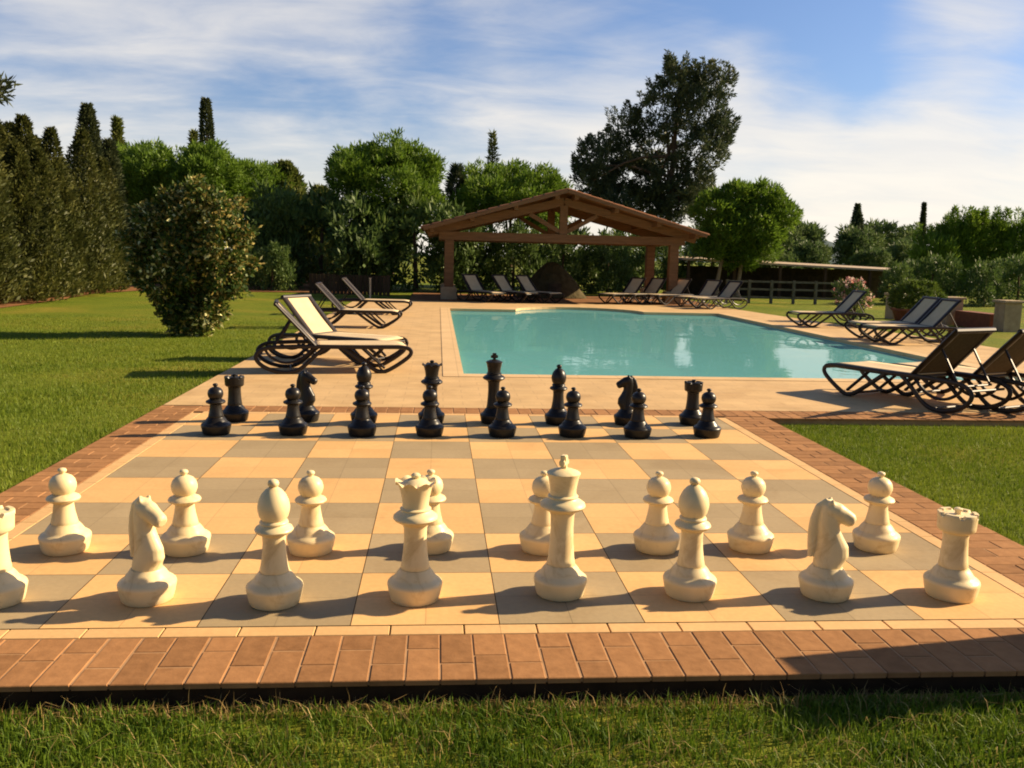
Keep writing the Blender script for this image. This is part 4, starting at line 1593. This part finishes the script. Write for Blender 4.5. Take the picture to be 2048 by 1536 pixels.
# the tall ragged tree
TL = [(11.22, 9.85, 0.85), (12.62, 9.75, 0.85), (10.91, 8.76, 1.25), (12.7, 8.58, 1.3), (9.23, 7.9, 0.98), (10.69, 7.05, 1.4), (12.79, 6.88, 1.3), (8.42, 6.56, 1.0), (7.23, 6.09, 0.88), (9.32, 5.66, 1.2), (11.08, 5.23, 1.2), (12.76, 5.15, 0.9), (6.88, 5.34, 0.56), (13.78, 7.65, 0.66), (10.62, 4.17, 0.66), (11.85, 4.21, 0.71), (13.59, 9.94, 0.46), (7.77, 5.0, 0.7), (11.2, 10.45, 0.35), (12.5, 10.3, 0.35), (10.2, 4.3, 0.9), (9.1, 4.55, 0.8), (12.4, 4.2, 0.85), (8.0, 4.5, 0.65), (11.2, 3.5, 0.8), (13.3, 4.3, 0.6), (7.5, 4.3, 0.6), (8.6, 3.8, 0.7)]
tl = [(x - 11.3, random.uniform(-1.1, 1.1), z, r_, r_, r_ * 0.95) for x, z, r_ in TL]
lobed('tall_tree', (11.3, 42, -0.05), tl, 900, 38, 0.25, 0.22, 0.065, 'tall', 'tall dark ragged tree towering behind the right side of the pavilion roof',
      [dict(path=[(0.1, 0, -0.1), (0.0, 0, 3), (0.1, 0, 6), (0.3, 0, 10)], r0=0.26, r1=0.05, limbs=[((0.05, 0, 3.4 + 0.33 * i), (l[0] * 0.9, l[1] * 0.9, l[2]), 0.09) for i, l in enumerate(tl[2:16])])],
      jit=0.6, up=0.7, inner=0.35, low=-1)

tt = [o for o in COL.objects if o.name.startswith('tall_tree')][0]
sv = []
rs = random.Random(8)
for l in tl:
    for _ in range(12):
        a = rs.uniform(0, 6.28)
        e = rs.uniform(0.1, 1.0)
        ce = math.sqrt(max(0, 1 - e * e))
        c = np.array([l[0] + l[3] * 0.72 * ce * math.cos(a), l[1] + l[4] * 0.72 * ce * math.sin(a), l[2] + l[5] * 0.72 * e])
        V = conifer_crown(rs.uniform(0.55, 1.0), rs.uniform(0.16, 0.26), 90, 0.17, 0.055, 0, 0.7, 0.2)
        lean = np.array([math.cos(a) * ce * 0.55, math.sin(a) * ce * 0.55, 0])
        V = V + V[:, 2:3] * lean
        sv.append(V + c)
for (x, z, hh) in ((11.05, 10.0, 1.5), (12.45, 9.8, 1.35), (13.35, 9.3, 1.2), (10.5, 9.4, 1.1), (11.9, 9.7, 1.1), (9.0, 8.3, 1.0), (8.1, 7.2, 0.9), (7.1, 6.6, 0.8), (13.9, 7.6, 1.0), (14.0, 6.6, 0.8)):
    sv.append(conifer_crown(hh, 0.34, 260, 0.16, 0.055, 0, 0.8, 0.25) + np.array([x - 11.3, 0, z]))
fast_polys('sprays', np.concatenate(sv), 4, M['tall'], tt)

# variegated bush on the left lawn
BL = [(-4.73, 2.42, 0.28), (-4.31, 2.40, 0.32), (-3.98, 2.12, 0.36), (-5.17, 2.0, 0.42), (-4.58, 1.95, 0.48), (-3.95, 1.58, 0.42), (-5.28, 1.52, 0.42), (-4.68, 1.38, 0.5), (-4.05, 1.1, 0.40), (-5.05, 1.0, 0.40), (-4.52, 0.75, 0.44), (-4.85, 0.5, 0.30), (-4.25, 0.5, 0.32), (-4.62, 0.2, 0.28), (-4.4, 0.16, 0.22), (-5.45, 2.15, 0.16), (-5.0, 2.45, 0.17), (-4.5, 2.68, 0.15), (-3.75, 2.35, 0.15), (-3.55, 1.85, 0.17), (-3.58, 1.3, 0.15), (-5.68, 1.7, 0.15), (-5.5, 1.05, 0.16), (-3.72, 0.85, 0.14)]
lobed('variegated_bush', (-4.6, 12.8, -0.04), [((x + 4.6) * 0.93, random.uniform(-0.25, 0.25), z * 0.97, r_ * 0.95, r_ * 1.05, r_ * 0.95) for x, z, r_ in BL], 1150, 26, 0.13, 0.085, 0.048, 'varieg',
      'large cream and reddish variegated bush with a narrow foot on the left lawn', [dict(path=[(0.1, 0, -0.05), (0.05, 0, 0.5), (0, 0, 1.4)], r0=0.12, r1=0.05, limbs=[((0.05, 0, .2), (-.35, 0, 1.3), .05), ((0.05, 0, .2), (.4, 0, 1.2), .05)])],
      cat='bush', jit=0.7, up=0.1, inner=0.55, low=-1)

# dark undergrowth filling the wood behind the pavilion
GS = 'dark shrubs under the pines'


def shrub_proto(mat, nclump=170, h=1.0):
    lobes = [(0, 0, 0.45, 0.85, 0.7, 0.5), (-0.45, 0.1, 0.72, 0.5, 0.5, 0.35), (0.4, -0.1, 0.78, 0.5, 0.5, 0.3), (0.05, 0.1, 0.92, 0.35, 0.35, 0.2), (0.7, 0, 0.3, 0.35, 0.4, 0.3), (-0.75, 0, 0.3, 0.3, 0.4, 0.3)]
    root = empty('dark_shrub', (0, 0, 0))
    trunk([(0, 0, -0.05), (0, 0, 0.3), (0.03, 0, 0.7)], 0.05, 0.02, M['bark'], root)
    fast_polys('crown', crown_lobes(lobes, nclump, 30, 0.12, 0.10, 0.035, inner=0.4, low=-1), 4, M[mat], root)
    return root


sp = shrub_proto('shrubdark')
spots = [(-17.5, 39, 2.6, 'at the foot of the leftmost cypresses'), (-14.6, 36.6, 2.8, 'under the leftmost stone pine'), (-12.0, 36.2, 2.5, 'under the broad left stone pine'), (-9.6, 36.4, 2.9, 'behind the variegated bush'), (-7.3, 36.0, 3.7, 'under the brownish conifers'),
         (-5.2, 35.2, 3.6, 'in the gap left of the round stone pine'), (-3.2, 34.6, 3.6, 'behind the brown board fence'), (-1.2, 34.4, 3.5, 'left of the pavilion post'), (0.9, 34.0, 2.7, 'behind the left pavilion loungers'), (2.9, 34.6, 2.5, 'behind the garden oven on the left'),
         (5.0, 34.8, 2.4, 'behind the garden oven on the right'), (7.0, 34.9, 2.2, 'between the right pavilion posts'), (9.0, 36.0, 2.3, 'right behind the front right pavilion post'), (-10.0, 33.2, 1.5, 'low in front of the left pines'), (-6.6, 31.8, 1.6, 'low at the far end of the lawn'), (8.8, 39.5, 2.8, 'below the tall ragged tree'), (5.5, 40.5, 3.2, 'behind the right half of the pavilion roof'),
         (15.2, 37.8, 1.9, 'beyond the middle of the long shed'), (17.6, 30.5, 1.45, 'left of the young pines at the right, beyond the stone pillars'), (19.4, 31.2, 1.75, 'in the middle of the row beyond the stone pillars'), (21.3, 30.6, 1.6, 'beyond the stone pillars at the right edge'), (23.3, 31.5, 1.8, 'outside the right edge beyond the stone pillars')]
for i, (x, y, s, w_) in enumerate(spots):
    o = sp if i == 0 else copy_tree(sp)
    o.location = (x, y, -0.05)
    o.rotation_euler = (0, 0, i * 1.3)
    o.scale = (s * 0.75, s * 0.65, s)
    tag(o, 'dense dark green shrub ' + w_, 'shrub', GS)

# background tree line on the right
GB = 'distant trees along the right horizon'


def far_tree(seed):
    rr = random.Random(seed)
    root = empty('distant_tree', (0, 0, 0))
    lobes = [(0, 0, 2.6, 2.6, 2.0, 2.2)] + [(rr.uniform(-1.9, 1.9), rr.uniform(-1, 1), rr.uniform(2.2, 4.3), rr.uniform(0.8, 1.3), rr.uniform(0.8, 1.3), rr.uniform(0.6, 1.0)) for _ in range(9)]
    trunk([(0, 0, -0.2), (0.1, 0, 1.2), (0, 0, 3)], 0.25, 0.1, M['bark'], root)
    fast_polys('crown', crown_lobes(lobes, 260, 26, 0.42, 0.4, 0.13, inner=0.5, low=-1), 4, M['farleaf'], root)
    return root


fp = [far_tree(1), far_tree(2)]
fspots = [(24.0, 66, 0.95), (27.5, 72, 1.15), (31.5, 74, 1.06), (35.2, 71, 0.92), (38.8, 76, 1.12), (43.0, 78, 1.02), (47.5, 77, 1.1), (52, 80, 1.12), (57.0, 80, 1.1), (26.5, 60, 0.62), (30.0, 58, 0.55), (33.8, 61, 0.68), (37.5, 60, 0.58), (20.0, 62, 0.9),
          (-24, 58, 1.2), (-19, 62, 1.3), (-3.5, 60, 0.9), (62, 84, 1.2)]
fl = ['just right of the slanting stone pine', 'second from the slanting stone pine', 'left of the distant dark conifer', 'right behind the distant dark conifer', 'between the dark conifer and the thin right cypress', 'behind the thin right cypress', 'right of the thin right cypress', 'above the spiky right pine', 'at the right edge of the tree line', 'low and pale above the shed roof, leftmost', 'low above the middle of the shed roof', 'low above the shed roof below the dark conifer', 'low above the right end of the shed roof', 'half hidden behind the slanting stone pine', 'behind the left hedge', 'behind the left cypresses', 'seen through the gap left of the round stone pine', 'beyond the right edge pines']
for i, (x, y, s) in enumerate(fspots):
    o = fp[i] if i < 2 else copy_tree(fp[i % 2])
    o.location = (x, y, -0.05)
    o.rotation_euler = (0, 0, i * 2.1)
    o.scale = (s * 0.95, s * 0.95, s)
    tag(o, 'distant green tree ' + fl[i], 'tree', GB)
conifer('thin_cypress', (42.4, 74, -0.05), 7.0, 0.62, 5500, 'cypress', 'thin dark cypress standing above the right tree line', ll=0.22, lw=0.1, power=1.15, lump=0.2)
conifer('dark_conifer', (36.1, 73.5, -0.05), 6.7, 1.5, 5500, 'tall', 'distant dark conifer left of the thin right cypress', ll=0.25, lw=0.1, power=1.1, lump=0.45)

# round bush in its pot, flowering bush
pot = empty('potted_bush', (11.55, 18.0, -0.035))
tag(pot, 'ball shaped clipped bush in a reddish pot on the right lawn', 'potted plant')
lathe('pot', [(0.36, 0.0), (0.40, 0.05), (0.52, 0.40), (0.56, 0.42), (0.56, 0.47), (0.48, 0.47), (0.44, 0.40)], M['terracotta'], pot, 28)
fast_polys('foliage', crown_lobes([(0, 0, 0.74, 0.62, 0.62, 0.40)], 330, 26, 0.08, 0.075, 0.03, inner=0.75, low=-0.9), 4, M['ball'], pot)

ol = empty('flowering_bush', (10.55, 19.2, -0.035))
tag(ol, 'bush full of pink and white blossom behind the lounger on the right', 'bush')
trunk([(0, 0, 0), (0.02, 0, 0.3), (0, 0, 0.8)], 0.04, 0.015, M['bark'], ol, limbs=[((0, 0, .2), (-.3, 0, .9), .02), ((0, 0, .2), (.3, .1, .8), .02)])
fast_polys('foliage', crown_lobes([(0, 0, 0.62, 0.42, 0.42, 0.48), (-0.3, 0, 0.85, 0.3, 0.3, 0.22)], 110, 20, 0.1, 0.1, 0.03, inner=0.4, low=-1), 4, M['shrubdark'], ol)
fast_polys('blossom', crown_lobes([(0, 0, 0.66, 0.46, 0.46, 0.50), (-0.28, 0, 0.95, 0.36, 0.36, 0.2)], 60, 12, 0.06, 0.06, 0.05, inner=0.9, low=-0.5), 4, M['oleander'], ol)

# house glimpsed through the trees on the left
hs = empty('beige_house', (-9.4, 62, -0.05))
tag(hs, 'beige house gable glimpsed through the gap in the left trees', 'house')
m = MB()
V = [(-1.9, 0, 0), (1.9, 0, 0), (1.9, 0, 2.1), (0, 0, 3.2), (-1.9, 0, 2.1)]
V += [(x, 5, z) for x, y, z in V]
m.add(V, [(0, 1, 2, 3, 4), (9, 8, 7, 6, 5), (0, 5, 6, 1), (1, 6, 7, 2), (4, 9, 5, 0)])
m.build('wall', M['plaster'], hs)
m = MB()
for s in (-1, 1):
    P = [(0, -0.3, 3.24), (s * 2.2, -0.3, 1.97), (s * 2.2, 5.3, 1.97), (0, 5.3, 3.24)]
    P += [(x, y, z + 0.12) for x, y, z in P]
    m.add(P, [(0, 1, 2, 3), (7, 6, 5, 4), (0, 4, 5, 1), (1, 5, 6, 2), (2, 6, 7, 3), (3, 7, 4, 0)])
m.build('roof', M['rooftile'], hs)

# far hill on the right horizon
V, F = [], []
for i in range(41):
    for j in range(3):
        x = 150 + i * 30
        hgt = 24 * math.exp(-((x - 430) / 60) ** 2) + 15 * math.exp(-((x - 700) / 220) ** 2) + 10
        V.append((x, 1000 + j * 60, [-2, hgt * 0.95, -2][j]))
for i in range(40):
    for j in range(2):
        F.append((i * 3 + j, (i + 1) * 3 + j, (i + 1) * 3 + j + 1, i * 3 + j + 1))
tag(mesh_from('hills', V, F, M['hill'], smooth=True), kind='structure')

# unseen pillar added outside the frame to cast the shadow on border and grass
gp = empty('added_shadow_pillar', (3.16, -0.165, -0.08), R(10))
tag(gp, 'square brick pillar added just outside the right edge to throw the dark shadow', 'pillar')
m = MB()
for k in range(13):
    z = k * 0.078
    m.box(-0.19, -0.19, z, 0.19, 0.19, z + 0.077, 0.008)
m.build('shaft', M['brick'], gp)
m = MB()
m.box(-0.195, -0.195, 1.016, 0.195, 0.195, 1.09, 0.004)
m.build('cap', M['stone'], gp)
